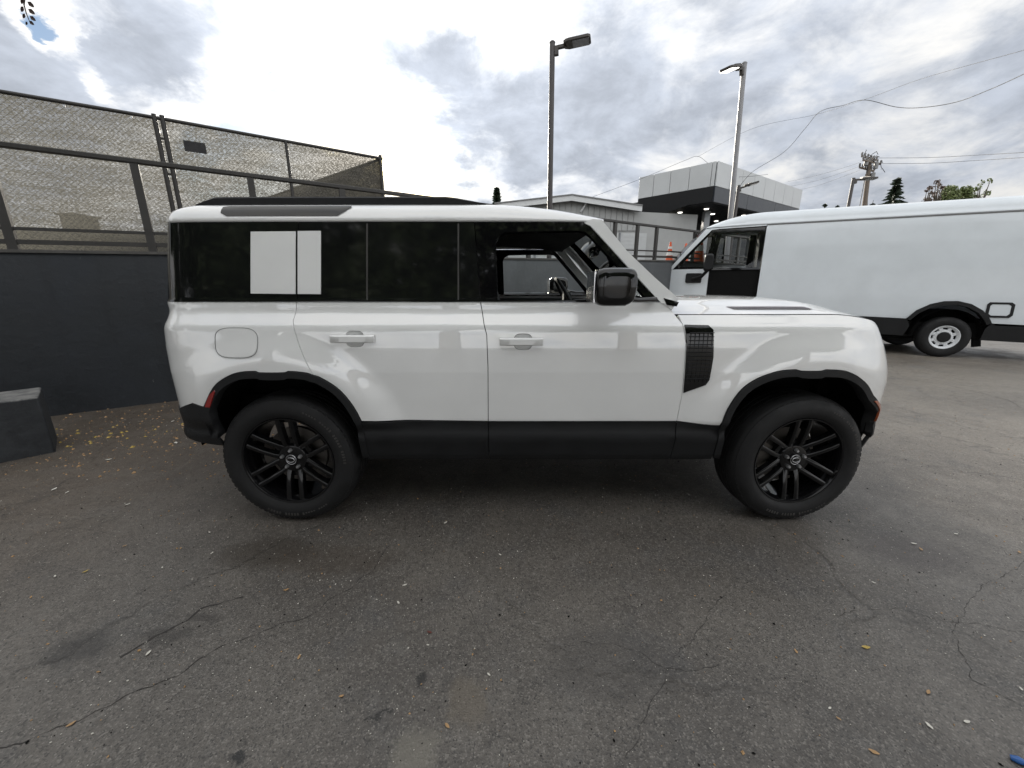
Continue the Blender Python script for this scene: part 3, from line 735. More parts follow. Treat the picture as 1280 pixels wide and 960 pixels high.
ct = at(1123, 220, 55); conifer('dark fir tree with drooping tiers standing beyond the van roof', (ct.x, 55, 1.9), ct.z-1.9, 4.3, 3, 1.25)
ct = at(621, 233, 40); conifer('narrow dark cypress tip rising behind the white car roof', (ct.x, 40, 1.9), ct.z-1.9, .66, 5, 3.0, slim=True)
ct = at(1203, 208, 60); broadleaf('rounded fresh green tree beyond the van roof', (ct.x, 60, 1.9), ct.z-1.9, 2.7, 9, M['leaf_g'], 14000, .026, .18)
for i, (px, py, rr) in enumerate(((1177, 228, 1.1), (1163, 232, .9), (1232, 226, 1.1))):
    ct = at(px, py, 60); broadleaf(('small reddish bare tree just left of the fresh green tree', 'smallest reddish bare tree further left of the fresh green tree', 'small thin tree just right of the fresh green tree')[i], (ct.x, 60, 1.9), ct.z-1.9, rr, 20+i, M['leaf_r'] if i < 2 else M['leaf_g'], 500, .03)
for i, px in enumerate((1032, 1047, 1092, 1153)):
    ct = at(px, (253, 255, 249, 249)[i], 75); conifer(('tiny fir tip left of the distant black lamp post', 'second tiny fir tip beside the distant black lamp post', 'tiny fir tip between the utility pole and the dark fir', 'tiny fir tip right of the dark fir')[i], (ct.x, 75, 1.9), ct.z-1.9, 1.6, 40+i, .7)

# hanging sprig at the upper left
sp = at(33, -14, 2.6); root = thing('hanging_twig', 'leafy twig tip hanging into the top left corner of the sky', 'twig', sp)
q = MB(); tip = at(37, 27, 2.6); mid = at(30, 6, 2.62); path = [sp+Vector((-1.1,.5,2.0)), sp+Vector((-.35,.15,1.2)), sp+Vector((-.06,.03,.5)), sp, at(31,-4,2.61), mid, at(33,17,2.61), tip]; q.tube(path, [.016,.011,.007,.004,.0035,.003,.0025,.0015], 6); q.build('stem', M['bark'], root)
for i, (px, py, sd, L) in enumerate(((29,-2,-1,.034),(34,2,1,.036),(29,8,-1,.034),(35,11,1,.036),(31,17,-1,.030),(37,20,1,.032),(36,26,1,.028),(34,27,-1,.022))):
    p = at(px, py, 2.6); ax = Vector((sd*.75, .15, -.65)).normalized()*L; nn_ = Vector((ax.z, 0, -ax.x)).normalized()*L*.33
    q = MB(); q.grid([[p, p, p], [p+ax*.35-nn_, p+ax*.35+Vector((0,.003,0)), p+ax*.35+nn_], [p+ax*.75-nn_*.7, p+ax*.75+Vector((0,.004,0)), p+ax*.75+nn_*.7], [p+ax, p+ax, p+ax]]); q.build('leaf', M['leaf_b2'], root)

# ------------------------------------------------------------------ traffic cones
M['cone_o'] = worn('orange_cone_plastic', (.62, .10, .03), .5, var=.12)
M['cone_w'] = worn('white_reflective_band', (.62, .62, .60), .4, var=.08)
M['cone_g'] = worn('green_cone_base', (.04, .30, .17), .5)
def cone(base, h, label, base_mat):
    root = thing('traffic_cone', label, 'traffic cone', base, 'traffic cones on the upper lot'); b = Vector(base); r0, r1 = h*.19, h*.035
    rad = lambda u: r0+(r1-r0)*u
    q = MB(); q.lathe([(rad(0),.03*h),(rad(1),h),(rad(1)*.7,h),(0,h)], b, 'z', 20); q.build('body', M['cone_o'], root, smooth=40)
    for u0, u1 in ((.42,.60),(.70,.80)):
        q = MB(); q.lathe([(rad(u0)+.006,u0*h),(rad(u1)+.006,u1*h)], b, 'z', 20); q.build('band', M['cone_w'], root, smooth=40)
    q = MB(); s = h*.26; q.box((b.x-s,b.y-s,b.z),(b.x+s,b.y+s,b.z+.035*h)); q.build('base', base_mat, root, bevel=.01)
cb = at(836, 327.5, 11.2); cone((cb.x, 11.2, 1.94), .62, 'orange traffic cone with pale bands on the wall top beside the van windscreen', M['cone_o'])
cb = at(856, 322, 12.6); cone((cb.x, 12.6, 1.94), .72, 'orange traffic cone further back just behind the van windscreen', M['cone_o'])
cb = at(873, 332, 10.9); cone((cb.x, 10.95, 1.94), .85, 'traffic cone with green base glimpsed through the van windscreen', M['cone_g'])

# ------------------------------------------------------------------ the white off-road car
YC, Y0 = 3.07, 2.07                      # centre line and widest point of the near side
HUBR, HUBF, HUBZ = -1.33, 1.702, .402
pz = np.array([.30,.36,.42,.50,.56,.60,.655,.668,.80,.95,1.08,1.172,1.186,1.205,1.262,1.282,1.296,1.325,1.336,1.40,1.60,1.755,1.80])
pi_ = np.array([.15,.095,.045,.022,.002,.014,.012,.008,.003,.0,.004,.012,.0145,.021,.055,.064,.066,.069,.076,.090,.137,.175,.187])
_zz = np.linspace(.25, 1.85, 1601); _pp = np.interp(_zz, pz, pi_)
_k = np.exp(-np.linspace(-2, 2, 25)**2); _k /= _k.sum()
_pp = np.convolve(np.pad(_pp, 12, mode='edge'), _k, mode='valid')
def prof(z): return np.interp(z, _zz, _pp)
# plan curve (x, inset), rear to front, smoothed
pc = np.array([(-2.09,1.0),(-2.09,.8),(-2.085,.5),(-2.07,.31),(-2.035,.19),(-1.985,.11),(-1.92,.055),(-1.82,.022),(-1.6,.010),(-1.2,.004),(0,0),(1.0,.003),(1.6,.008),(1.85,.014),(2.0,.026),(2.1,.052),(2.2,.114),(2.28,.20),(2.34,.305),(2.41,.55),(2.44,.8),(2.44,1.0)])
def _smooth_curve(P, n=60):
    out = []
    for i in range(len(P)-1):
        p0, p1, p2, p3 = P[max(i-1,0)], P[i], P[i+1], P[min(i+2,len(P)-1)]
        d1 = np.linalg.norm(p2-p1); m1 = (p2-p0)/(np.linalg.norm(p2-p1)+np.linalg.norm(p1-p0)+1e-9)*d1; m2 = (p3-p1)/(np.linalg.norm(p3-p2)+np.linalg.norm(p2-p1)+1e-9)*d1
        for k in range(n):
            t = k/n; out.append((2*t**3-3*t**2+1)*p1+(t**3-2*t**2+t)*m1+(-2*t**3+3*t**2)*p2+(t**3-t**2)*m2)
    out.append(P[-1]); return np.array(out)
_pc = _smooth_curve(pc); _seg = np.linalg.norm(np.diff(_pc, axis=0), axis=1); _pu = np.concatenate([[0], np.cumsum(_seg)])
_pu -= np.interp(0.0, _pc[:,0][200:900], _pu[200:900]) if False else _pu[np.argmin(np.abs(_pc[:,0]))]
_tg = np.gradient(_pc, axis=0); _tg /= np.linalg.norm(_tg, axis=1)[:,None]
U_R, U_F = float(_pu[0]), float(_pu[-1])
def u_at_inset(i, front):
    h = len(_pu)//2
    return float(np.interp(i, _pc[h:,1], _pu[h:])) if front else float(np.interp(i, _pc[:h,1][::-1], _pu[:h][::-1]))
def u_at_x(x): return float(np.interp(x, _pc[:,0], _pu))
def S(u, z, off=0.0):
    """point of the near body side; u runs along the plan curve, off pushes outwards"""
    u = np.asarray(u, float); z = np.asarray(z, float)
    x = np.interp(u, _pu, _pc[:,0]); ins = np.interp(u, _pu, _pc[:,1])
    tx = np.interp(u, _pu, _tg[:,0]); ty = np.interp(u, _pu, _tg[:,1]); l = np.hypot(tx, ty); nx, ny = -ty/l, tx/l     # towards the inside
    bul = 0
    for hx in (HUBR, HUBF):
        r = np.hypot(x-hx, z-HUBZ); t = np.clip((.80-r)/.20, 0, 1); bul = bul + .030*t*t*(3-2*t)*np.clip((z-.60)/.05, 0, 1)*np.clip((2.20-x)/.30, 0, 1)*np.clip((x+2.0)/.25, 0, 1)
    d = prof(z) - bul - off
    x = x + nx*d*np.where((x < 0) & (z > 1.22), 1-.45*np.clip((z-1.22)/.1, 0, 1), 1.0); y = ins + ny*d
    k = .26*(np.clip((z-.85)/.32, 0, 1.6))**1.5
    x = np.where(x > 1.8, 1.8+(x-1.8)*(1-k), x)
    return np.stack([x, Y0+y, z], -1)
def Sn(u, z):
    e = .004; a = S(u+e, z)-S(u-e, z); b = S(u, z+e)-S(u, z-e); n = np.cross(a, b); return n/np.linalg.norm(n, axis=-1, keepdims=True)
def tr(px, py):
    """photo point -> (u, z) on the body side"""
    u, z, Y = 0.0, 1.0, 2.1; u = None
    for _ in range(40):
        p = at(px, py, Y)
        if u is None: u = p.x
        q = S(u, p.z); u += (p.x - q[0])*.7; z = p.z; Y = float(S(u, z)[1])
    return (float(u), float(z))
def T(*pts): return [tr(*p) for p in pts]

def mirror_pts(P): P = np.array(P); P[:,1] = 2*YC - P[:,1]; return P
def densify(poly, sp):
    out = []
    for i, p in enumerate(poly):
        q = poly[(i+1) % len(poly)]; n = max(1, int(math.hypot(q[0]-p[0], q[1]-p[1])/sp))
        for k in range(n): out.append((p[0]+(q[0]-p[0])*k/n, p[1]+(q[1]-p[1])*k/n))
    return out
def inside(P, poly):
    x, y = P[:,0], P[:,1]; r = np.zeros(len(P), bool); n = len(poly)
    for i in range(n):
        x1, y1 = poly[i]; x2, y2 = poly[(i+1) % n]
        if y1 == y2: continue
        c = ((y1 > y) != (y2 > y)) & (x < (x2-x1)*(y-y1)/(y2-y1)+x1); r ^= c
    return r
def seg_dist(P, poly):
    d = np.full(len(P), 9.0); n = len(poly); A = np.array(poly)
    for i in range(n):
        a = A[i]; b = A[(i+1) % n]; ab = b-a; L = ab@ab
        if L < 1e-12: continue
        t = np.clip(((P-a)@ab)/L, 0, 1); d = np.minimum(d, np.linalg.norm(P-(a+t[:,None]*ab), axis=1))
    return d
def area(p): return .5*sum(p[i][0]*p[(i+1)%len(p)][1]-p[(i+1)%len(p)][0]*p[i][1] for i in range(len(p)))
def shrink_poly(p, s):
    if area(p) < 0: p = p[::-1]
    n = len(p); out = []
    for i in range(n):
        a, b, c = Vector(p[i-1]), Vector(p[i]), Vector(p[(i+1) % n]); d1 = (b-a); d2 = (c-b)
        if d1.length < 1e-9 or d2.length < 1e-9: out.append(tuple(b)); continue
        d1.normalize(); d2.normalize(); n1 = Vector((-d1.y, d1.x)); n2 = Vector((-d2.y, d2.x)); m = n1+n2
        if m.length < .2: out.append(tuple(b)); continue
        m.normalize(); k = max(.5, m.dot(n1)); out.append(tuple(b+m*s/k))
    return out
car = thing('off_road_car', 'large white off-road car with black wheels and black side cladding parked side on', 'car', (.18, YC, 0))
def panel(name, outline, mat, parent=None, holes=(), sp=.035, zs=None, off=0.0, depth=.018, gap=.0022, far=False, side=True, surf=None, nrm=None, back=False):
    parent = parent or car; surf = surf or S; nrm = nrm or Sn
    outline = shrink_poly(list(outline), gap); outline = densify(outline, zs or sp)
    holes = [densify(shrink_poly(list(h), -gap)[::-1], zs or sp) for h in holes]
    pts = [Vector(p) for p in outline]; edges = [(i, (i+1) % len(outline)) for i in range(len(outline))]
    for h in holes:
        o = len(pts); pts += [Vector(p) for p in h]; edges += [(o+i, o+(i+1) % len(h)) for i in range(len(h))]
    A = np.array(outline); lo = A.min(0); hi = A.max(0)
    gx, gy = np.meshgrid(np.arange(lo[0]+sp/2, hi[0], sp), np.arange(lo[1]+(zs or sp)/2, hi[1], zs or sp)); G = np.stack([gx.ravel(), gy.ravel()], 1)
    if len(G):
        ok = inside(G, outline) & (seg_dist(G, outline) > (zs or sp)*.45)
        for h in holes: ok &= ~inside(G, h) & (seg_dist(G, h) > (zs or sp)*.45)
        pts += [Vector(p) for p in G[ok]]
    vs, es, fs, *_ = delaunay_2d_cdt(pts, edges, [], 0, 1e-6)
    V2 = np.array([(v.x, v.y) for v in vs]); fs = [tuple(f) for f in fs]
    cen = np.array([V2[list(f)].mean(0) for f in fs]); keep = inside(cen, outline)
    for h in holes: keep &= ~inside(cen, h)
    fs = [f for f, k in zip(fs, keep) if k]
    fs = [f if area([tuple(V2[i]) for i in f]) > 0 else f[::-1] for f in fs]
    V3 = surf(V2[:,0], V2[:,1], off); N3 = nrm(V2[:,0], V2[:,1])
    verts = list(map(tuple, V3)); norms = list(map(tuple, N3)); faces = list(fs)
    for loop in [outline]+holes if side else []:
        L2 = np.array(loop); top = surf(L2[:,0], L2[:,1], off); nn = nrm(L2[:,0], L2[:,1]); n = len(loop)
        tang = np.roll(top, -1, 0)-np.roll(top, 1, 0); outd = np.cross(tang, nn); outd /= np.linalg.norm(outd, axis=1)[:,None]+1e-9
        o = len(verts); bot = top - nn*depth
        verts += list(map(tuple, top)) + list(map(tuple, bot))
        sn = nn*.55+outd; sn /= np.linalg.norm(sn, axis=1)[:,None]
        norms += list(map(tuple, sn)) + list(map(tuple, outd))
        faces += [(o+i, o+i+n, o+(i+1) % n+n, o+(i+1) % n) for i in range(n)]
    verts = np.array(verts); norms = np.array(norms)
    if far:
        verts[:,1] = 2*YC-verts[:,1]; norms[:,1] *= -1; faces = [f[::-1] for f in faces]
    me = bpy.data.meshes.new(name); org = np.array(rootloc(parent)); me.from_pydata([tuple(v) for v in verts-org], [], faces); me.materials.append(mat)
    me.polygons.foreach_set('use_smooth', [True]*len(me.polygons)); me.normals_split_custom_set_from_vertices([tuple(v) for v in norms]); me.update()
    ob = bpy.data.objects.new(name, me); COL.objects.link(ob); ob.parent = parent; return ob
def both(name, outline, mat, **kw):
    a = panel(name, outline, mat, **kw); b = panel(name, outline, mat, far=True, **kw); return a, b
def arc(hx, r, a0, a1, n=24, zc=HUBZ): return [(hx+r*math.cos(R(a0+(a1-a0)*i/n)), zc+r*math.sin(R(a0+(a1-a0)*i/n))) for i in range(n+1)]

UR = u_at_inset(.36, False); UF = u_at_inset(.36, True)
# outlines measured in the photograph
BELT = 1.331
rseam = T((371,378.5),(370,389),(366.5,400.5),(367.7,412),(373.4,430),(380,447),(391,468.6))
rseam[0] = (rseam[0][0], BELT)
bseam = T((600.5,381),(605,405),(608.4,418.8),(610,460),(610.3,526.5)); bseam[0] = (bseam[0][0], BELT)
fseam = T((828,381),(840,388),(853,405),(857.5,427),(853,490),(845,529)); fseam[0] = (fseam[0][0], BELT)
r_arch = T((391,468.6),(383,466),(360,464),(355.8,465.7),(323.7,465.7),(319,464),(296,466),(278,474),(266.4,484.7),(255,508.7))   # right to left
r_arch2 = T((391,468.6),(399,471),(420,483.5),(433.7,497),(445,513),(452,526.5))                                                # left to right
f_arch = T((900,531.7),(910,510),(926.7,486.7),(946.7,473),(973,464),(995,462),(1001.7,463.7),(1026.7,463.7),(1033,462),(1060,464.7),(1080,476.7),(1090,493))
def smooth_chain(P, sub=4):
    P = [np.array(p) for p in P]; out = []
    for i in range(len(P)-1):
        p0, p1, p2, p3 = P[max(i-1,0)], P[i], P[i+1], P[min(i+2,len(P)-1)]; d1 = np.linalg.norm(p2-p1)
        m1 = (p2-p0)/(d1+np.linalg.norm(p1-p0)+1e-9)*d1; m2 = (p3-p1)/(np.linalg.norm(p3-p2)+d1+1e-9)*d1
        for k in range(sub):
            t = k/sub; out.append(tuple(float(v) for v in (2*t**3-3*t**2+1)*p1+(t**3-2*t**2+t)*m1+(-2*t**3+3*t**2)*p2+(t**3-t**2)*m2))
    return out + [tuple(map(float, P[-1]))]
r_arch, r_arch2, f_arch = smooth_chain(r_arch), smooth_chain(r_arch2), smooth_chain(f_arch)
ZC = tr(600, 526)[1]
f_end = [(u_at_x(HUBF)+.480, .715), (u_at_x(HUBF)+.496, .625)]
rq = rseam + r_arch[1:] + [tr(241,504), (UR+.33, .72), (UR, .735), (UR, BELT)]
HANDLES = [tr(x0, y0) + tr(x1, y1) for (x0, x1, y0, y1) in ((413.5,469,418.5,428), (624.6,678.5,422,431.5))]
def cup_outline(h):
    u0, z1, u1, z0 = h; um, zm = (u0+u1)/2+.010, (z0+z1)/2-.002
    return um, zm, [(um+.048*math.copysign(abs(math.cos(t))**.55, math.cos(t)), zm+.042*math.copysign(abs(math.sin(t))**.75, math.sin(t))) for t in np.linspace(0, 2*math.pi, 37)[:-1]]
CUPS = [cup_outline(h) for h in HANDLES]
both('rear_quarter_panel', rq, M['paint'], zs=.013)
both('rear_door', rseam + r_arch2[1:] + bseam[::-1], M['paint'], zs=.013, holes=[CUPS[0][2]])
front_doors = both('front_door', bseam + fseam[::-1], M['paint'], zs=.013, holes=[CUPS[1][2]])
fz = lambda u: 1.262 - .10*max(0, min(1, (u-1.75)/.75))**1.6
fend = fseam[::-1][:-1]
fend = [fseam[-1]] + f_arch + f_end + [(UF, .625)] + [(UF, fz(UF))] + [(u, fz(u)) for u in np.linspace(UF-.05, 1.02, 22)] + [(fseam[1][0]+.03, 1.262)] + fseam[2:-1]
both('front_wing', fend, M['paint'], zs=.013)
# black cladding along the sill
zb_ = tr(600, 574)[1]
both('sill_cladding', [(tr(452,526)[0], ZC), (bseam[-1][0], ZC), (bseam[-1][0], zb_), (tr(459,571)[0], zb_)], M['black_plastic'], off=.004)
both('sill_cladding', [(bseam[-1][0], ZC), (fseam[-1][0], ZC), (tr(841,560)[0], zb_), (bseam[-1][0], zb_)], M['black_plastic'], off=.004)
both('sill_cladding', [(fseam[-1][0], ZC), (tr(900,531.7)[0], tr(900,531.7)[1]), (tr(886,576)[0], zb_), (tr(841,560)[0], zb_)], M['black_plastic'], off=.004)
# arch trims
def arch_trim(hx, outer, ends):
    inner = []
    cx = u_at_x(hx)
    for u, z in outer:
        r = math.hypot(u-cx, z-HUBZ); k = (r-.042)/r; inner.append((cx+(u-cx)*k, HUBZ+(z-HUBZ)*k))
    return outer + inner[::-1]
ra = [(tr(452,526)[0], zb_+.02)] + r_arch2[::-1][:-1] + r_arch + [(tr(254,512)[0]-.0, .66), (tr(258,530)[0], .56)]
both('wheel_arch_trim', arch_trim(HUBR, ra, None), M['black_plastic'], off=.010, depth=.06)
fa = [(tr(886,576)[0], zb_+.01)] + f_arch + f_end + [(u_at_x(HUBF)+.500, .54)]
both('wheel_arch_trim', arch_trim(HUBF, fa, None), M['black_plastic'], off=.010, depth=.06)
# bumper corners
rb = [tr(255,508.7), tr(241,504), (UR+.33, .72), (UR, .735), (UR, .62), (UR+.22, .575), (UR+.33, .535), (tr(262,545)[0]+.02, .505), (tr(276,547)[0], .50), (tr(258,530)[0]+.03, .60)]
both('rear_bumper', rb, M['black_plastic'], off=.006)
uh = u_at_x(HUBF); fb = [(uh+.452, .66), (uh+.490, .622), (UF, .62), (UF, .55), (uh+.56, .49), (uh+.485, .43), (uh+.455, .42), (uh+.462, .55)]
both('front_bumper', fb, M['black_plastic'], off=.004)
mA = f_arch[-1]; mB, mC = f_end
mo = [(mA[0]+(mB[0]-mA[0])*.35, mA[1]+(mB[1]-mA[1])*.35), mB, (mB[0]+(mC[0]-mB[0])*.9, mB[1]+(mC[1]-mB[1])*.9)]
for ob in both('marker_lamp', [(p[0]-.010, p[1]) for p in mo] + [(p[0]-.042, p[1]) for p in mo[::-1]], M['amber'], off=.016, depth=.01): ob['label'] = 'amber marker lamp at the front edge of the wheel arch'
for ob in both('marker_lamp', T((258,508),(263,493),(271,486),(271,490),(265,509)), M['red_lens'], off=.016, depth=.01): ob['label'] = 'red marker lamp at the rear edge of the wheel arch'
# rear and front ends (between the wrapped side panels)
both('tailgate', [(U_R, .74), (UR, .74), (UR, 1.331), (U_R, 1.331)], M['paint'])
both('tailgate_glass', [(U_R, 1.335), (UR, 1.335), (UR, 1.752), (U_R, 1.752)], M['tint_glass'])
both('rear_bumper', [(U_R, .737), (UR, .737), (UR, .62), (U_R, .62)], M['black_plastic'], off=.006)
both('front_bumper', [(UF, .55), (U_F, .52), (U_F, .80), (UF, .62)], M['black_plastic'], off=.004)
both('grille', [(UF+.22, .82), (U_F, .82), (U_F, 1.0), (UF+.22, 1.0)], M['gloss_black'], off=.008)
both('nose_panel', [(UF, .625), (U_F, .805), (U_F, fz(U_F)), (UF, fz(UF))], M['paint'], off=-.004)
both('headlight', [(UF+.02, .90), (UF+.19, .90), (UF+.19, 1.04), (UF+.02, 1.04)], M['headlight'], off=.012)
# fuel flap, door handles
cfx, cfz = tr(295.5, 428.5); a_, b_ = tr(322,428)[0]-cfx, tr(296,410)[1]-cfz
fo = [(cfx+a_*math.copysign(abs(math.cos(t))**.62, math.cos(t)), cfz+b_*math.copysign(abs(math.sin(t))**.62, math.sin(t))) for t in np.linspace(0, 2*math.pi, 33)[:-1]]
panel('fuel_flap', fo, M['paint'], off=.0035, depth=.006, sp=.03)
q = MB(); ring = [Vector(S(u, z, .002)) for u, z in [(cfx+(p[0]-cfx)*1.02, cfz+(p[1]-cfz)*1.025) for p in fo]]; ring.append(ring[0]); q.tube(ring, .0014, 5, cap=False); q.build('fuel_flap_seal', M['steel_grey'], car)
for (u0, z1, u1, z0) in HANDLES:
    for farside in (False, True):
        rows = []
        for f in np.linspace(0, 1, 13):
            u = u0+(u1-u0)*f; e = min(1, min(f, 1-f)*9); o = .028*(.55+.45*e)
            sec = [(z0, .004), (z0, o*.8), (z0+.006, o), (z1-.006, o+.002), (z1, o*.82), (z1, .004)]
            rows.append([Vector(S(u, z, oo)) for z, oo in sec])
        if farside: rows = [[Vector((p.x, 2*YC-p.y, p.z)) for p in r] for r in rows]
        q = MB(); q.grid(rows); q.add(rows[0], [tuple(range(6))]); q.add(rows[-1], [tuple(range(6))[::-1]])
        q.build('door_handle', M['paint'], car, smooth=40)
# dished finger recess behind each grip
for um, zm, cup in CUPS:
    n = len(cup)
    for farside in (False, True):
        vs = []
        for k, dz in ((1.0, -.0005), (.95, -.003), (.84, -.006), (.66, -.008), (.4, -.009)):
            vs += [Vector(S(um+(p[0]-um)*k, zm+(p[1]-zm)*k, dz)) for p in cup]
        if farside: vs = [Vector((p.x, 2*YC-p.y, p.z)) for p in vs]
        fs = [(i*n+j, i*n+(j+1)%n, (i+1)*n+(j+1)%n, (i+1)*n+j) for i in range(4) for j in range(n)] + [tuple(4*n+j for j in range(n))]
        q = MB(); q.add(vs, fs); q.build('handle_recess', M['paint'], car, smooth=180)
# wing vent
vent = T((854.5,405),(885,405.7),(891.7,411.7),(891.7,446.7),(886.7,475),(881.7,481.5),(853.5,491.5),(857.6,430))
both('wing_vent', vent, M['gloss_black'], off=.006, depth=.012, sp=.05)
vb = [(vent[0][0]+.012, vent[0][1]-.035), (vent[2][0]-.012, vent[2][1]-.012), (vent[3][0]-.012, vent[3][1]), (vent[4][0]-.014, vent[4][1]), (vent[7][0]+.010, vent[4][1]-.02), (vent[7][0]+.012, vent[7][1])]
zs0, zs1 = vent[4][1]+.01, vent[0][1]-.045
for k in range(13):
    z = zs0+(zs1-zs0)*k/12; q = MB(); q.tube([Vector(S(vent[7][0]+.012, z, .009)), Vector(S(vent[3][0]-.012, z, .009))], .0028, 5); q.build('vent_slat', M['black_plastic'], car)
for k in range(6):
    u = vent[7][0]+.02+(vent[3][0]-vent[7][0]-.04)*k/5; q = MB(); q.tube([Vector(S(u, zs0-.02, .008)), Vector(S(u, zs1, .008))], .0022, 5); q.build('vent_bar', M['black_plastic'], car)

# glasshouse
GT = 1.752
tz = lambda px, z: (tr(px, 330 if z is None else 330)[0], z)
ug = tr(371,350)[0]; ub = tr(597,330)[0]
both('quarter_glass', [(UR, BELT+.004), (rseam[0][0], BELT+.004), (tr(373,283)[0], GT), (UR, GT)], M['tint_glass'], depth=.01)
b_top = tr(593,280)[0]
both('rear_door_glass', [(rseam[0][0], BELT+.004), (bseam[0][0], BELT+.004), (b_top, GT), (tr(373,283)[0], GT)], M['tint_glass'], depth=.01)
for px in (459, 573):
    both('window_divider', [(tr(px-1,376)[0], BELT+.006), (tr(px+1,376)[0], BELT+.006), (tr(px+1,284)[0], GT-.01), (tr(px-1,284)[0], GT-.01)], M['steel_dark'], off=.003, depth=.004, gap=0)
frame_out = [(bseam[0][0], BELT+.004), (tr(827,380)[0], BELT+.004)] + T((810,362),(780,329),(750,296),(738,283)) + [(tr(729,280)[0], GT), (b_top, GT)]
open_ = T((622.5,377.5),(620.5,302),(624,295),(632.5,290.5),(722,288.5),(731,290),(738,296),(760,320),(790,353),(811,377.5))
both('front_window_frame', frame_out, M['gloss_black'], holes=[open_[::-1]], sp=.04, depth=.03)
panel('front_window_glass', open_, M['clear_glass'], off=-.012, side=False, sp=.08, far=True)
both('window_sill_trim', [(UR, BELT-.002), (fseam[0][0]+.01, BELT-.002), (fseam[0][0]+.01, BELT+.009), (UR, BELT+.009)], M['gloss_black'], off=.004, depth=.01, gap=0)
for pl in (T((314,289.5),(370,289),(370,367.5),(314,367)), T((372.6,288.7),(401.5,288.5),(401.5,367.7),(372.6,367.5))):
    both('gloss_panel', pl, M['paint'], off=.006, depth=.006, gap=.0008)

# A pillar, roof, windscreen
HX, HZ = .50, 1.775                        # windscreen header at the side
ap = T((729,278.5),(738,283),(750,296),(780,329),(810,362),(827,380)) + [(fseam[0][0], BELT-.01)] + T((840,388),(848.5,373)) + T((818,346),(784,313.5)) + [(tr(752,284)[0], 1.765), (tr(740,281)[0], 1.768)]
both('a_pillar', ap, M['paint'], sp=.03, off=.004, depth=.05)
both('pillar_trim', T((829,372.5),(848,377.5),(845,383),(833,381)), M['gloss_black'], off=.009, depth=.006, gap=0, sp=.05)
esec = [(0,1.755),(.004,1.772),(.012,1.792),(.026,1.815),(.048,1.836),(.085,1.852),(.14,1.863),(.25,1.876),(.42,1.888),(.62,1.895),(.83,1.898)]
def roof_g(x):
    f = 1.0
    if x > -.2: t = min(1, (x+.2)/.72); f = 1-.83*t**2.2
    if x < -1.72: t = min(1, (-1.72-x)/.345); f = min(f, 1-.80*t**2.4)
    return f
rows = []
xs = list(np.linspace(-2.066, -1.72, 12)) + list(np.linspace(-1.6, -.3, 14)) + list(np.linspace(-.2, HX, 18))
def edge_at(x):
    """near edge of the roof at the top of the glass, for a body station x"""
    uu = np.linspace(UR-.3, 1.2, 500); P = S(uu, np.full(500, 1.755)); k = np.argmin(np.abs(P[:,0]-x) + 10*(P[:,1] > Y0+.9)); return P[k]
for x in xs:
    e = edge_at(x); half = YC - e[1]; row = []
    g_ = roof_g(x)
    for de, z in esec: row.append(Vector((x + (0 if x < .3 else .06*(de/.83)*((x-.3)/.2)), e[1]+de*half/.83, 1.755+(z-1.755)*g_)))
    row += [Vector((p.x, 2*YC-p.y, p.z)) for p in row[::-1][1:]]
    rows.append(row)
q = MB(); q.grid(rows); roof = q.build('roof', M['paint'], car, smooth=60)
sol = roof.modifiers.new('thick', 'SOLIDIFY'); sol.thickness = .02; sol.offset = -1
def roof_pt(x, de, up=0.0):
    e = edge_at(x); half = YC-e[1]; z = np.interp(de, [a for a,_ in esec], [b for _,b in esec]); return Vector((x, e[1]+de*half/.83, 1.755+(z-1.755)*roof_g(x)+up))
# narrow alpine window let into the roof edge
xa, xb = at(281,268,2.3).x, at(441,266,2.3).x; rr = []
for f in np.linspace(0, 1, 22):
    x = xa+(xb-xa)*f; lo, hi = .008, .052
    if f < .04: lo, hi = .016, .044
    if f > .93: lo = .008+(f-.93)/.07*.03
    pts = []
    for t in np.linspace(0, 1, 6):
        de = lo+(hi-lo)*t; p = roof_pt(x, de); p2 = roof_pt(x, de+.004); tn = (p2-p).normalized(); nr = Vector((0, -tn.z, tn.y))
        if nr.y > 0: nr = -nr
        pts.append(p + nr*.004)
    rr.append(pts)
q = MB(); q.grid(rr); q.build('alpine_window', M['tint_glass'], car, smooth=180)
# roof rails
for sd in (0, 1):
    q = MB(); x0, x1 = at(253,261,2.42).x, at(608,253,2.42).x; rows2 = []
    for f in np.linspace(0, 1, 30):
        x = x0+(x1-x0)*f; h_ = .036*min(1, f*14, (1-f)*8)+.004; p = roof_pt(x, .135); wd_ = .022
        sec = [(-wd_, -.004), (-wd_, h_*.8), (-wd_*.6, h_), (wd_*.6, h_), (wd_, h_*.8), (wd_, -.004)]
        rows2.append([Vector((x, (p.y+a) if not sd else 2*YC-(p.y+a), p.z+b_)) for a, b_ in sec])
    q.grid(rows2); q.add(rows2[0], [tuple(range(6))]); q.add(rows2[-1], [tuple(range(6))[::-1]]); q.build('roof_rail', M['black_plastic'], car, smooth=40)
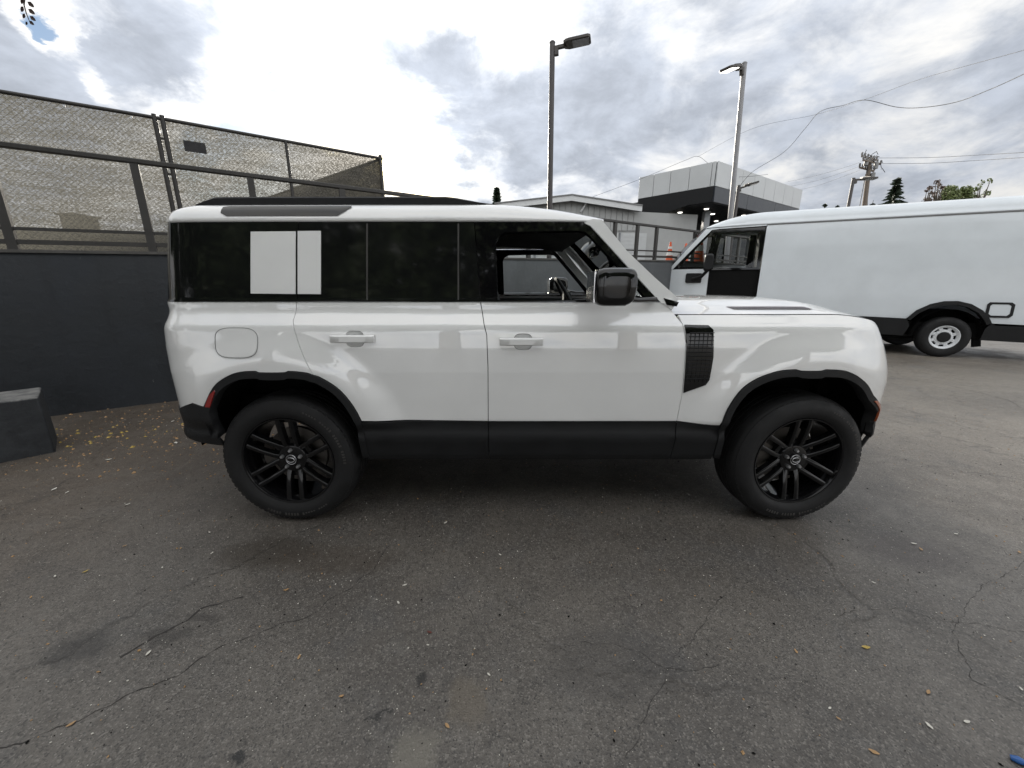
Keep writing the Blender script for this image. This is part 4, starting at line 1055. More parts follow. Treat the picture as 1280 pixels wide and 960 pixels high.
# windscreen from header to cowl
BX, BZ = .985, 1.335
pts_w = []
top_row, bot_row = [], []
e_top = edge_at(HX); e_bot = S(BX-.03, 1.36)
for v in np.linspace(-1, 1, 15):
    bow = 1-v*v
    yt = YC - (YC-e_top[1]-.015)*(-v) if False else YC + v*(YC-e_top[1]-.012)
    yb = YC + v*(YC-e_bot[1]-.03)
    top_row.append(Vector((HX-.03+.035*bow, yt, rows[-1][0].z+.004+.02*bow))); bot_row.append(Vector((BX-.11+.12*bow, yb, BZ+.010)))
rows_w = [[a.lerp(b_, t) for a, b_ in zip(top_row, bot_row)] for t in np.linspace(0, 1, 7)]
q = MB(); q.grid(rows_w); q.build('windscreen', M['screen_glass'], car, smooth=180)
q = MB(); q.tube([p+Vector((.0,0,-.012)) for p in top_row], .02, 6); q.build('windscreen_header', M['trim_dark'], car)
# bonnet: crowned sheet with a raised middle
def bz_edge(x): return float(fz(max(1.02, min(2.6, x + max(0, x-1.8)*.35))))
xs = list(np.linspace(.875, 1.8, 16)) + list(np.linspace(1.88, 2.195, 12)); rows3 = []
def bonnet_edge(x):
    uu = np.linspace(.85, U_F, 700); Z = np.array([fz(u) for u in uu]); P = S(uu, Z); k = np.argmin(np.abs(P[:,0]-x)); return P[k]
for x in xs:
    e = bonnet_edge(x); half = YC-e[1]; t = max(0, (x-1.5)/.75); rise = .062*(1-.45*t*t); row = []
    for f in (0, .01, .03, .07, .14, .22, .30, .36, .42, .55, .75, 1.0):
        z = e[2] + .002 + rise*(1-(1-f)**2.6) + (.016*(1-t*.8) if f > .38 else .016*(1-t*.8)*max(0, (f-.26)/.12))
        row.append(Vector((x + .07*f*f + .04*f*min(1, max(0, (x-1.6)/.5)), e[1]+.004+f*(half-.004), z)))
    row += [Vector((p.x, 2*YC-p.y, p.z)) for p in row[::-1][1:]]; rows3.append(row)
q = MB(); q.grid(rows3); bon = q.build('bonnet', M['paint'], car, smooth=60)
# front lip of the bonnet down to the nose
lip = []
for p in rows3[-1]: lip.append([p, p+Vector((.035, 0, -.02)), p+Vector((.055, 0, -.06)), p+Vector((.05, 0, -.16))])
q = MB(); q.grid(lip); q.build('bonnet_lip', M['paint'], car, smooth=70)
# tread plates on the bonnet
for sd in (0, 1):
    x0, x1 = 1.27, 1.74
    def bpt(x, f):
        k = np.interp(x, xs, np.arange(len(xs))); i = int(min(len(xs)-2, k)); t = k-i; ff = [0,.01,.03,.07,.14,.22,.30,.36,.42,.55,.75,1.0]
        r0 = [Vector(rows3[i][j]).lerp(rows3[i+1][j], t) for j in range(12)]; j = int(np.searchsorted(ff, f))-1; j = max(0, min(10, j)); s_ = (f-ff[j])/(ff[j+1]-ff[j]); return r0[j].lerp(r0[j+1], s_)
    fl = lambda p: p if not sd else Vector((p.x, 2*YC-p.y, p.z))
    q = MB(); q.grid([[fl(bpt(x, f)+Vector((0,0,.0015))) for f in (.13,.15,.17,.19,.21)] for x in np.linspace(x0, x1, 12)]); tp = q.build('tread_plate', M['tread'], car, smooth=180)
    q = MB()
    for a in range(26):
        for b_ in range(5):
            x = x0+.02+(x1-x0-.04)*a/25; p = fl(bpt(x, .135+.017*b_)+Vector((0,0,.0018))); q.obox(p+Vector((-.008,-.014,0)), (.016,.006,0), (-.006,.022,0), (0,0,.0015))
    tag(q.build('tread_stud', M['tread'], tp), kind='stuff')
# near and far mirrors
def mirror(sd):
    y0 = 1.80; x0, z1 = at(742.5, 336, 1.88).x, at(760, 335, 1.90).z; x1, z0 = at(794, 360, 1.88).x, at(765, 383, 1.86).z
    cx, cz, hx, hz = (x0+x1)/2, (z0+z1)/2, (x1-x0)/2, (z1-z0)/2; rows = []
    for yy, k in ((1.815,.55),(1.818,.78),(1.828,.92),(1.85,.99),(1.90,1.0),(1.99,.98),(2.03,.93),(2.045,.80),(2.048,.5)):
        row = []
        for i in range(32):
            t = 2*math.pi*i/32; c, s = math.cos(t), math.sin(t)
            px_ = cx+hx*k*math.copysign(abs(c)**.42, c) + (.012 if c > 0 else 0)*(1-k); pz_ = cz+hz*k*math.copysign(abs(s)**.42, s)
            if c > .3 and s < 0: px_ -= .02*abs(s)
            row.append(Vector((px_, yy, pz_)))
        row.append(row[0]); rows.append(row)
    if sd: rows = [[Vector((p.x, 2*YC-p.y, p.z)) for p in r] for r in rows]
    q = MB(); q.grid(rows); q.add(rows[0][:-1], [tuple(range(32))]); q.add(rows[-1][:-1], [tuple(range(32))[::-1]]); mh = q.build('mirror_housing', M['gloss_black'], car, smooth=50)
    Yf = (lambda y: 2*YC-y) if sd else (lambda y: y)
    q = MB(); a = Vector((cx+hx*.6, Yf(2.02), z0+.035)); b_ = Vector((tr(818,374)[0], Yf(2.13), BELT+.012)); q.tube([a, a.lerp(b_,.5)+Vector((0,0,-.008)), b_], [.022,.013,.014], 8); q.build('mirror_arm', M['gloss_black'], car, smooth=60)
    q = MB(); q.box((cx-hx-.002, min(Yf(1.85), Yf(2.03)), cz-hz*.8), (cx-hx+.006, max(Yf(1.85), Yf(2.03)), cz+hz*.8)); q.build('mirror_glass', M['chrome'], mh)
mirror(0); mirror(1)

# ------- underbody, wells and cabin
q = MB()
pl = [(-2.0, .52), (-1.84, .46), (-1.84, 1.0), (-.82, 1.0), (-.82, .40), (1.18, .40), (1.18, 1.0), (2.16, 1.0), (2.16, .50), (2.3, .52)]
q.box((-.80, 2.36, .34), (1.16, 3.78, .42)); q.box((-2.0, 2.5, .50), (2.28, 3.64, .70)); q.box((-1.98, 2.32, .72), (-1.86, 3.82, 1.2)); q.box((2.06, 2.5, .5), (2.14, 3.64, 1.1))
tag(q.build('underbody', M['dark_void'], car), kind='stuff')
for hx in (HUBR, HUBF):
    for sd in (0, 1):
        q = MB(); ys = (Y0+.02, Y0+.40); ring = arc(hx, .565, 1 if hx > 0 else 11, 169 if hx > 0 else 173, 22)
        f = (lambda y: y) if not sd else (lambda y: 2*YC-y)
        ring = [(max(-1.90, min(2.13, a)), b_) for a, b_ in ring]; q.grid([[Vector((a, f(float(S(u_at_x(a), b_)[1])+.035), b_)) for a, b_ in ring], [Vector((a, f(ys[1]+.1), b_)) for a, b_ in ring]])
        q.add([Vector((a, f(ys[1]+.1), b_)) for a, b_ in ring], [tuple(range(len(ring)))]); q.build('wheel_well', M['dark_void'], car, smooth=60)
# dark bulkheads and inner skins behind the painted panels
for y_ in (2.22, 3.905):
    q = MB(); q.box((-.80, y_, .42), (.86, y_+.015, 1.29)); q.build('inner_door_skin', M['trim_dark'], car)
q = MB(); q.box((-1.9, 2.25, .9), (-.82, 3.89, 1.29)); q.build('load_floor', M['trim_dark'], car)
q = MB(); q.box((1.0, 2.25, .6), (1.06, 3.89, 1.25)); q.build('firewall', M['dark_void'], car)
q = MB(); q.box((.99, 2.20, .98), (2.0, 3.94, 1.16)); q.build('engine_bay', M['dark_void'], car)
q = MB(); rowsH = []
for x in np.linspace(-1.95, HX-.02, 10): rowsH.append([roof_pt(x, d, -.05) for d in (.03,.15,.4,.83)] + [Vector((p.x, 2*YC-p.y, p.z)) for p in [roof_pt(x, d, -.05) for d in (.4,.15,.03)]])
q.grid(rowsH); q.build('headliner', M['headliner'], car, smooth=60)
q = MB(); q.box((-.62, 2.30, .5), (.95, 3.84, .56)); q.build('cabin_floor', M['trim_dark'], car)
q = MB(); rows5 = []
for y in np.linspace(2.34, 3.80, 12): rows5.append([Vector((.84, y, 1.27)), Vector((.76, y, 1.29)), Vector((.60, y, 1.285)), Vector((.54, y, 1.22)), Vector((.56, y, .98)), Vector((.9, y, .85))])
q.grid(rows5); q.build('dashboard', M['trim_dark'], car, smooth=50)
def soft_box(name, cx, cy, cz, hx, hy, hz, tilt, par, mat, pw=.5):
    rows = []
    for v in np.linspace(-math.pi/2, math.pi/2, 12):
        row = []
        for h in np.linspace(0, 2*math.pi, 25):
            f = lambda c: math.copysign(abs(c)**pw, c)
            x = hx*f(math.cos(v))*f(math.cos(h)); y = hy*f(math.cos(v))*f(math.sin(h)); z = hz*f(math.sin(v))
            row.append(Vector((cx+x*math.cos(tilt)+z*math.sin(tilt), cy+y, cz-x*math.sin(tilt)+z*math.cos(tilt))))
        rows.append(row)
    q = MB(); q.grid(rows); return q.build(name, mat, par, smooth=180)
sx0 = at(612, 340, 2.65).x
for cy in (2.66, 3.50):
    st = soft_box('seat', -.02, cy, .86, .27, .25, .10, 0, car, M['trim_dark'])
    soft_box('seat_back', sx0-.02, cy, 1.16, .09, .245, .36, R(-14), st, M['trim_dark']); soft_box('headrest', sx0-.12, cy, 1.60, .06, .13, .10, R(-12), st, M['trim_dark'])
q = MB(); q.box((-.42, 2.3, .55), (-.36, 3.84, 1.26)); q.box((-.80, 2.3, .5), (-.75, 3.84, 1.74)); q.build('cabin_divider', M['trim_dark'], car)
# steering wheel on the far side
swc = at(708, 373, 3.46); st = Vector((.86, 0, .50)).normalized(); ax1 = Vector((0,1,0)); ax2 = st.cross(ax1)
q = MB(); q.tube([swc + ax1*.19*math.cos(t)+ax2*.19*math.sin(t) for t in np.linspace(0, 2*math.pi, 33)], .016, 8, cap=False); sw = q.build('steering_wheel', M['trim_dark'], car, smooth=60)
for a in (0, 180, 270):
    q = MB(); q.bar(swc+st*.02, swc+(ax1*math.cos(R(a))+ax2*math.sin(R(a)))*.18, .05, .015, up=st); q.build('spoke', M['chrome'], sw)
q = MB(); q.lathe([(0,-.03),(.06,-.03),(.065,.03),(0,.05)], swc, 'x', 16); q.build('hub', M['trim_dark'], sw, smooth=40)
soft_box('rear_view_mirror', .62, YC, 1.66, .025, .12, .04, 0, car, M['gloss_black'])

# ------- wheels
def make_wheel(name='wheel'):
    """built about the origin, outer face towards -Y"""
    wr = bpy.data.objects.new(name, None); COL.objects.link(wr)
    RT = .405
    prof_t = [(.262,.10),(.268,-.095),(.275,-.118),(.292,-.131),(.315,-.138),(.345,-.136),(.372,-.124),(.390,-.106),(.4005,-.085),(RT,-.05),(RT,-.046),(.394,-.045),(.394,-.037),(RT,-.036),(RT,-.006),(.394,-.005),(.394,.005),(RT,.006),(RT,.036),(.394,.037),(.394,.045),(RT,.046),(.4005,.085),(.390,.106),(.345,.130),(.29,.125),(.262,.10)]
    q = MB(); q.lathe(prof_t, (0,0,0), 'y', 96); q.build('tyre', M['rubber'], wr, smooth=35, org=(0,0,0))
    tyre = wr.children[0] if wr.children else None
    q = MB()
    for k in range(72):
        th = 2*math.pi*k/72
        for sgn in (-1, 1):
            er = Vector((math.cos(th), 0, math.sin(th))); et = Vector((-math.sin(th), 0, math.cos(th)))
            q.obox(er*.3745 + et*-.011 + Vector((0, sgn*.115, 0)), et*.022, Vector((0, -sgn*.058, 0)) + er*.010, er*.011)
    tb = q.build('tread_block', M['rubber'], wr, org=(0,0,0)); tag(tb, kind='stuff')
    q = MB()
    for k in range(46):                                   # raised lettering on the sidewall
        th = 2*math.pi*k/120 + (0 if k < 23 else math.pi*.95)
        er = Vector((math.cos(th), 0, math.sin(th))); et = Vector((-math.sin(th), 0, math.cos(th)))
        hgt = .016 if k % 23 < 14 else .009
        if k % 6 == 5: continue
        q.obox(er*.335+et*-.005+Vector((0,-.1355,0)), et*.010, Vector((0,-.0022,0)), er*hgt)
    tag(q.build('sidewall_lettering', M['steel_dark'], wr, org=(0,0,0)), kind='stuff')
    rim = MB(); rim.lathe([(.276,-.112),(.272,-.122),(.264,-.120),(.256,-.104),(.248,-.06),(.236,.02),(.240,.09),(.262,.10)], (0,0,0), 'y', 72)
    ro = rim.build('rim', M['wheel_black'], wr, smooth=40, org=(0,0,0))
    q = MB(); q.lathe([(0,-.078),(.055,-.080),(.082,-.074),(.094,-.058),(.098,-.02),(.0,-.01)], (0,0,0), 'y', 40); q.build('hub', M['wheel_black'], ro, smooth=40, org=(0,0,0))
    for k in range(6):                                    # six twin spokes
        th = R(90+60*k)
        er = Vector((math.cos(th), 0, math.sin(th))); et = Vector((-math.sin(th), 0, math.cos(th)))
        q = MB()
        for sgn in (-1, 1):
            rows = []
            for r, wdt, y, o in ((.060,.034,-.066,.030),(.10,.032,-.082,.035),(.17,.031,-.098,.037),(.225,.032,-.106,.038),(.262,.036,-.110,.039)):
                c = er*r + et*sgn*o; a = et*wdt/2
                rows.append([c-a+Vector((0,y+.038,0)), c-a*.9+Vector((0,y+.004,0)), c-a*.6+Vector((0,y,0)), c+a*.6+Vector((0,y,0)), c+a*.9+Vector((0,y+.004,0)), c+a+Vector((0,y+.038,0))])
            q.grid(rows)
        q.obox(er*.075-et*.03+Vector((0,-.058,0)), et*.06, er*.045, Vector((0,.03,0)))
        q.obox(er*.236-et*.038+Vector((0,-.080,0)), et*.076, er*.026, Vector((0,.03,0)))
        q.build('twin_spoke', M['wheel_black'], ro, smooth=40, org=(0,0,0))
    for k in range(5):
        tn = R(90+72*k+36-36); c = Vector((math.cos(tn)*.057, -.083, math.sin(tn)*.057))
        q = MB(); q.lathe([(.0,-.016),(.0075,-.016),(.0105,-.010),(.0115,.004)], c, 'y', 6); q.build('wheel_nut', M['nut'], ro, smooth=30, org=(0,0,0))
    q = MB(); q.lathe([(0,-.012),(.024,-.011),(.030,-.006),(.032,.006)], (0,-.084,0), 'y', 28); cap = q.build('centre_cap', M['gloss_black'], ro, smooth=40, org=(0,0,0))
    q = MB(); q.tube([Vector((.023*math.cos(t), -.0965, .014*math.sin(t))) for t in np.linspace(0, 2*math.pi, 25)], .0018, 5, cap=False)
    em = q.build('cap_emblem', M['nut'], wr, org=(0,0,0)); tag(em, kind='stuff')
    q = MB(); q.tube([Vector((.030*math.cos(t), -.091, .030*math.sin(t))) for t in np.linspace(0, 2*math.pi, 25)], .002, 5, cap=False); q.build('cap_ring', M['nut'], wr, smooth=60, org=(0,0,0))
    q = MB(); q.lathe([(.08,-.005),(.178,-.005),(.178,.022),(.08,.022)], (0,0,0), 'y', 40, close=True); q.build('brake_disc', M['disc'], wr, smooth=40, org=(0,0,0))
    q = MB(); cr = []
    for a in np.linspace(R(150), R(205), 8): cr.append([Vector((math.cos(a)*r, y, math.sin(a)*r)) for r, y in ((.12,-.03),(.12,.03),(.20,.035),(.20,-.03),(.12,-.03))])
    q.grid(cr); q.build('brake_caliper', M['disc'], wr, smooth=30, org=(0,0,0))
    return wr
wheel0 = make_wheel()
def place_wheel(src, x, y, rz, first):
    o = src if first else copy_tree(src)
    o.parent = car; o.location = Vector((x, y, .400)) - car.location; o.rotation_euler = (0, 0, rz); return o
wa = place_wheel(wheel0, HUBR, 2.215, 0, True)
wb = place_wheel(wheel0, HUBF, 2.215, R(3), False)
wc = place_wheel(wheel0, HUBR, 2*YC-2.215, R(180), False)
wd2 = place_wheel(wheel0, HUBF, 2*YC-2.215, R(181.5), False)
# spare wheel on the tailgate
q = MB(); q.lathe([(.0,-.10),(.25,-.11),(.36,-.10),(.395,-.06),(.405,.0),(.395,.07),(.3,.10),(0,.10)], (-2.20, 3.07, 1.05), 'x', 48); q.build('spare_wheel', M['rubber'], car, smooth=40)

# ------------------------------------------------------------------ the white delivery van
VO = Vector((8.72, 7.61, 0)); VA = R(25.0); VD = Vector((-math.cos(VA), math.sin(VA), 0)); VN = Vector((-VD.y, VD.x, 0)); VN = VN if VN.y < 0 else -VN
VW = 2.05
vz = np.array([.2, .60, .80, 1.2, 1.8, 2.2, 2.60, 2.69, 2.72]); vi = np.array([.06, .02, .0, .0, .012, .045, .10, .118, .125])
def Lv(x, y, z): return VO + VD*x + VN*y + Vector((0,0,z))
def VS(x, z, off=0.0):
    x = np.asarray(x, float); z = np.asarray(z, float); y = -np.interp(z, vz, vi) - .30*np.clip((x-4.7)/.9, 0, 1.5)**2 + off
    base = np.array(VO); d_ = np.array(VD); n_ = np.array(VN)
    return base + x[...,None]*d_ + y[...,None]*n_ + z[...,None]*np.array([0,0,1.0])
def VSn(x, z):
    e = .01; a = VS(x+e, z)-VS(x-e, z); b = VS(x, z+e)-VS(x, z-e); n = np.cross(a, b); n /= np.linalg.norm(n, axis=-1, keepdims=True)
    return n*np.where((n@np.array(VN)) < 0, -1.0, 1.0)[...,None]
def tv(px, py, yl=0.0):
    r = ray(px, py); A = VO + VN*yl; t = (A.x*VD.y-A.y*VD.x)/(r[0]*VD.y-r[1]*VD.x); p = Vector((r[0]*t-A.x, r[1]*t-A.y, 0)); return (p.dot(VD), CAM_H+r[2]*t)
van = thing('delivery_van', 'long white delivery van with black lower cladding parked behind the white car at right', 'van', VO + VD*2 - VN*1.0)
def vpanel(name, outl, mat, **kw):
    # the van faces left, so its side runs mirrored: flip the winding by building in (-x)
    f = lambda x, z, off=0.0: VS(-np.asarray(x), z, off)
    n = lambda x, z: VSn(-np.asarray(x), z)
    return panel(name, [(-a, b) for a, b in outl], mat, parent=van, surf=f, nrm=n, holes=[[(-a, b) for a, b in h] for h in kw.pop('holes', [])], **kw)
warch = [(.74,.752),(.62,.92),(.44,1.045),(.25,1.105),(.05,1.112),(-.14,1.06),(-.32,.945),(-.44,.80),(-.50,.70)]
side = [(-1.9,.66)] + warch[::-1] + [(1.82,.785),(3.425,.83),(3.42,1.2),(3.415,2.66),(3.41,2.71),(-1.9,2.71)]
vpanel('body_side', side, M['van_paint'], sp=.12, depth=.03)
vpanel('front_door', [(3.43,.83),(4.45,.86),(4.45,1.765),(3.43,1.765)], M['dark_void'], off=-.06, sp=.15, depth=.03)
dw = [(3.45,1.775),(4.44,1.775),(4.30,2.60),(3.46,2.63)]
vpanel('door_frame', [(3.43,1.755),(4.52,1.755),(4.36,2.69),(3.43,2.70)], M['gloss_black'], holes=[[(3.50,1.80),(4.40,1.80),(4.285,2.56),(3.51,2.58)]], off=-.035, sp=.12, depth=.03)
vpanel('door_window', [(3.49,1.79),(4.41,1.79),(4.29,2.57),(3.50,2.59)], M['clear_glass'], off=-.05, side=False, sp=.2)
vpanel('front_quarter', [(4.46,.80),(5.62,.80),(5.60,1.2),(5.44,1.60),(5.30,1.785),(4.46,1.785)], M['van_paint'], sp=.07, depth=.03)
vpanel('quarter_window_frame', [(4.37,2.67),(4.50,2.67),(5.27,1.79),(4.52,1.79)], M['gloss_black'], holes=[[(4.44,2.58),(4.50,2.60),(5.13,1.835),(4.595,1.835)]], off=-.004, sp=.1)
vpanel('quarter_window', [(4.43,2.59),(4.505,2.61),(5.15,1.825),(4.585,1.825)], M['clear_glass'], off=-.012, side=False, sp=.2)
vpanel('a_pillar', [(4.50,2.665),(4.62,2.70),(5.36,1.80),(5.28,1.782)], M['van_paint'], off=.01, sp=.06)
vpanel('header_trim', [(3.415,2.715),(4.60,2.70),(4.50,2.66),(4.36,2.675),(3.42,2.69)], M['van_paint'], off=.004, sp=.1)
vpanel('lower_cladding', [(-1.9,.34),(-.42,.37),(-.44,.60)] + [(-.50,.70),(-.54,.70),(-.55,.66),(-1.9,.655)], M['black_plastic'], off=.012, sp=.15)
vpanel('lower_cladding', [(.72,.40),(1.2,.42),(5.5,.42),(5.6,.80),(4.46,.82),(1.82,.78),(.78,.75),(.72,.74),(.66,.60)], M['black_plastic'], off=.012, sp=.15)
inn = [(p[0]*.90+.02, .40+(p[1]-.40)*.90) for p in warch]
vpanel('wheel_arch_trim', warch + inn[::-1], M['black_plastic'], off=.03, sp=.08, depth=.12)
# roof cap and gutters
secv = [(.125,2.71),(.105,2.735),(.11,2.765),(.135,2.79),(.14,2.83),(.16,2.88),(.22,2.955),(.36,3.01),(.65,3.045),(1.025,3.055)]
rows = []
for x in list(np.linspace(-1.9, 3.3, 8)) + list(np.linspace(3.45, 4.62, 16)):
    t = max(0, (x-3.3)/1.32); g_ = 1-.93*t**2.3; add = .30*max(0, (x-4.7)/.9)**2
    r = [Lv(x+.16*t*t*((y-.125)/.9), -y-add, 2.71+(z-2.71)*g_) for y, z in secv]; r += [Lv(x+.16*t*t*((y-.125)/.9), -(VW-y)+add, 2.71+(z-2.71)*g_) for y, z in secv[::-1][1:]]
    rows.append(r)
q = MB(); q.grid(rows); q.build('roof', M['van_paint'], van, smooth=40)
q = MB(); q.tube([Vector(VS(np.array(x), np.array(2.712), .006)) for x in (-1.9, 3.4)], .010, 6); q.build('roof_gutter', M['steel_grey'], van)
q = MB(); q.tube([Vector(VS(np.array(3.41), np.array(z), .003)) for z in (2.71, .85)], .005, 5); q.build('panel_seam', M['trim_dark'], van)
head = rows[-1]
basew = [Lv(5.36+.26*(1-v*v), -VW/2+v*(VW/2-.19), 1.74) for v in np.linspace(1, -1, len(head))]
q = MB(); q.grid([[a.lerp(b_, t) for a, b_ in zip(head, basew)] for t in np.linspace(0, 1, 6)]); q.build('windscreen', M['screen_glass'], van, smooth=180)
nose = [[p + VD*dx + Vector((0,0,dz)) for p in basew] for dx, dz in ((0,0),(.10,-.16),(.22,-.42),(.26,-.9),(.2,-1.3))]
q = MB(); q.grid(nose); q.build('front_panel', M['van_paint'], van, smooth=60)
q = MB(); q.grid([[Lv(x, -VW+.1, z) for z in (.4, 1.78)] for x in (3.4, 5.4)]); q.build('far_door', M['trim_dark'], van)
q = MB()
for xa_, xb_ in ((3.40, 3.55), (4.36, 4.46)): q.obox(Lv(xa_, -VW+.16, 1.75), VD*(xb_-xa_), VN*.04, (0,0,.95))
q.build('far_pillar', M['trim_dark'], van); tag(van.children[-1], kind='stuff')
q = MB(); q.grid([[Lv(x, -VW+.1, z) for z in (.4, 2.72)] for x in (-1.9, 3.42)]); q.build('far_side', M['van_paint'], van)
q = MB(); q.grid([[Lv(-1.9, y, z) for z in (.4, 2.72)] for y in (-.1, -VW+.1)]); q.build('rear_doors', M['van_paint'], van)
q = MB(); q.obox(Lv(3.36, -.14, .5), VN*-(VW-.3), VD*.03, (0,0,2.2)); q.build('bulkhead', M['trim_dark'], van)
q = MB(); q.obox(Lv(-1.8, -.2, .38), VD*7.2, VN*-(VW-.4), (0,0,.3)); q.build('underbody', M['dark_void'], van)
q = MB(); q.obox(Lv(4.7, -.2, 1.0), VD*.75, VN*-(VW-.5), (0,0,.74)); q.build('dashboard', M['trim_dark'], van, bevel=.05)
for yy in (-.55, -1.5):
    q = MB(); q.obox(Lv(3.55, yy-.23, .9), VD*.5, VN*.46, (0,0,.18)); q.obox(Lv(3.50, yy-.23, 1.05), VD*.16, VN*.46, Vector(VD)*-.08+Vector((0,0,.75))); q.build('seat', M['headliner'], van, bevel=.05)
swv = Lv(4.55, -.60, 1.78); a1 = VN; a2 = (Vector((0,0,.8)) - VD*.5).normalized()
q = MB(); q.tube([swv + a1*.2*math.cos(t) + a2*.2*math.sin(t) for t in np.linspace(0, 2*math.pi, 25)], .02, 6, cap=False)
q.bar(swv-a1*.2, swv+a1*.2, .05, .02); q.build('steering_wheel', M['chrome'], van, smooth=60)
# mirror on its bracket
mx_, mz0, mz1 = 4.50, 1.76, 2.06
q = MB(); rows = []
for yy, k in ((.10,.75),(.12,1),(.34,1),(.38,.8)):
    rows.append([Lv(mx_+.10*k*math.copysign(abs(math.cos(t))**.5, math.cos(t)), yy+.10, 1.91+.19*k*math.copysign(abs(math.sin(t))**.5, math.sin(t))) for t in np.linspace(0, 2*math.pi, 25)])
q.grid(rows); q.add(rows[0][:-1], [tuple(range(24))]); q.add(rows[-1][:-1], [tuple(range(24))[::-1]]); q.build('mirror', M['black_plastic'], van, smooth=50)
q = MB(); q.tube([Lv(4.50, .22, 1.74), Lv(4.62, .10, 1.60), Lv(4.80, .03, 1.55)], [.035,.04,.045], 8); q.build('mirror_arm', M['black_plastic'], van, smooth=60)
vpanel('mirror_bracket', [(4.60,1.48),(4.62,1.46),(4.94,1.46),(4.96,1.49),(4.96,1.66),(4.94,1.69),(4.62,1.69),(4.60,1.67)], M['black_plastic'], off=.03, sp=.1, depth=.03)
# charge flap in its black frame
fr_o = [(-.36,1.06),(-.39,1.10),(-.68,1.10),(-.73,1.06),(-.74,.86),(-.70,.81),(-.42,.81),(-.37,.85)]
cx_, cz_ = -.55, .955; fr_i = [(cx_+(a-cx_)*.76, cz_+(b_-cz_)*.72) for a, b_ in fr_o]
vpanel('charge_flap_frame', fr_o, M['black_plastic'], holes=[fr_i], off=.014, sp=.06); vpanel('charge_flap', fr_i, M['van_paint'], off=.008, sp=.08)
def van_wheel(x, near, label=None):
    yl = -.13 if near else -(VW-.13); wr = bpy.data.objects.new('wheel', None); COL.objects.link(wr); wr.parent = van
    wr.location = Lv(x, yl, .40) - van.location; wr.rotation_euler.z = math.atan2(VN.y, VN.x) + R(90) + (0 if near else math.pi); Z0 = (0,0,0)
    q = MB(); q.lathe([(.225,.10),(.225,-.10),(.25,-.118),(.32,-.122),(.375,-.105),(.398,-.07),(.40,-.03),(.392,-.028),(.392,-.02),(.40,-.018),(.40,.018),(.392,.02),(.392,.028),(.40,.03),(.398,.07),(.37,.11),(.25,.115),(.225,.10)], Z0, 'y', 56); q.build('tyre', M['rubber'], wr, smooth=40, org=Z0)
    q = MB(); q.lathe([(.225,-.098),(.232,-.108),(.222,-.110),(.205,-.095),(.188,-.075),(.188,-.045)], Z0, 'y', 48); rm = q.build('rim', M['silver_van'], wr, smooth=40, org=Z0)
    q = MB(); q.lathe([(.155,-.03),(.150,-.062),(.132,-.075),(.112,-.080),(.100,-.075)], Z0, 'y', 48); q.build('wheel_disc', M['silver_van'], rm, smooth=40, org=Z0)
    for k in range(8):
        th = R(22.5+45*k); er = Vector((math.cos(th),0,math.sin(th))); et = Vector((-math.sin(th),0,math.cos(th))); q = MB()
        q.obox(er*.140-et*.030+Vector((0,-.073,0)), et*.060, er*.062, Vector((0,.03,0))); q.build('spoke', M['silver_van'], rm, bevel=.006, org=Z0)
    q = MB(); q.lathe([(0,-.115),(.085,-.11),(.102,-.09),(.104,-.05)], Z0, 'y', 32); q.build('hub_cover', M['black_plastic'], rm, smooth=40, org=Z0)
    q = MB(); q.lathe([(0,-.02),(.225,-.02)], Z0, 'y', 32); q.build('brake_drum', M['dark_void'], rm, org=Z0)
for x in (.09, 4.62):
    van_wheel(x, True); van_wheel(x, False)
q = MB(); ring = arc(0.09, .53, 0, 180, 20, .42); q.grid([[Lv(a, -.03, b_) for a, b_ in ring], [Lv(a, -.5, b_) for a, b_ in ring]]); q.add([Lv(a, -.5, b_) for a, b_ in ring], [tuple(range(len(ring)))]); q.build('wheel_well', M['dark_void'], van, smooth=60)
q = MB(); q.tube([Lv(1.3,-.3,.36), Lv(.8,-.3,.34), Lv(.4,-.4,.36)], .03, 6); q.build('exhaust_bracket', M['dark_void'], van)
q = MB(); q.bar(Lv(-.42,-.25,.62), Lv(-.50,-.25,.22), .05, .12); q.build('mud_flap', M['dark_void'], van)
van['label'] = 'long white delivery van with black lower cladding parked behind the white car at right'

# ------------------------------------------------------------------ fallen leaves and litter
M['leaf_y'] = worn('yellow_leaf', (.42, .30, .07), .6, var=.3, scale=60)
M['leaf_o'] = worn('tan_leaf', (.36, .22, .10), .6, var=.3, scale=60)
M['leaf_w'] = worn('pale_petal', (.55, .53, .47), .6, var=.15, scale=60)
M['leaf_b'] = worn('dark_red_leaf', (.10, .03, .02), .6, var=.3, scale=60)
M['blue'] = worn('blue_plastic', (.02, .10, .32), .35, var=.2)
def leaf(p, L, wdt, ang, mat, seed):
    rg = random.Random(seed); rows = []; ca, sa = math.cos(ang), math.sin(ang)
    for i in range(7):
        t = i/6; hw = wdt*math.sin(math.pi*min(1, t*.94+.03))**.8*.5; z = .003+.22*L*(t-.45)**2 + rg.uniform(0,.002)
        r = []
        for s_ in (-1, 0, 1):
            a, b_ = (t-.5)*L, s_*hw; r.append(Vector((p.x+a*ca-b_*sa, p.y+a*sa+b_*ca, z+(.18*hw if s_ else 0))))
        rows.append(r)
    q = MB(); q.grid(rows); return q.build('fallen_leaf', mat, None, smooth=180, recalc=False, org=(p.x, p.y, 0))
LV = dict(y=('small yellow fallen leaf lying on the dark asphalt', 'yellow fallen leaves'), o=('small tan fallen leaf lying on the dark asphalt', 'tan fallen leaves'), w=('small pale petal lying on the dark asphalt', 'pale fallen petals'), b=('dark red curled leaf lying on the asphalt before the car', None))
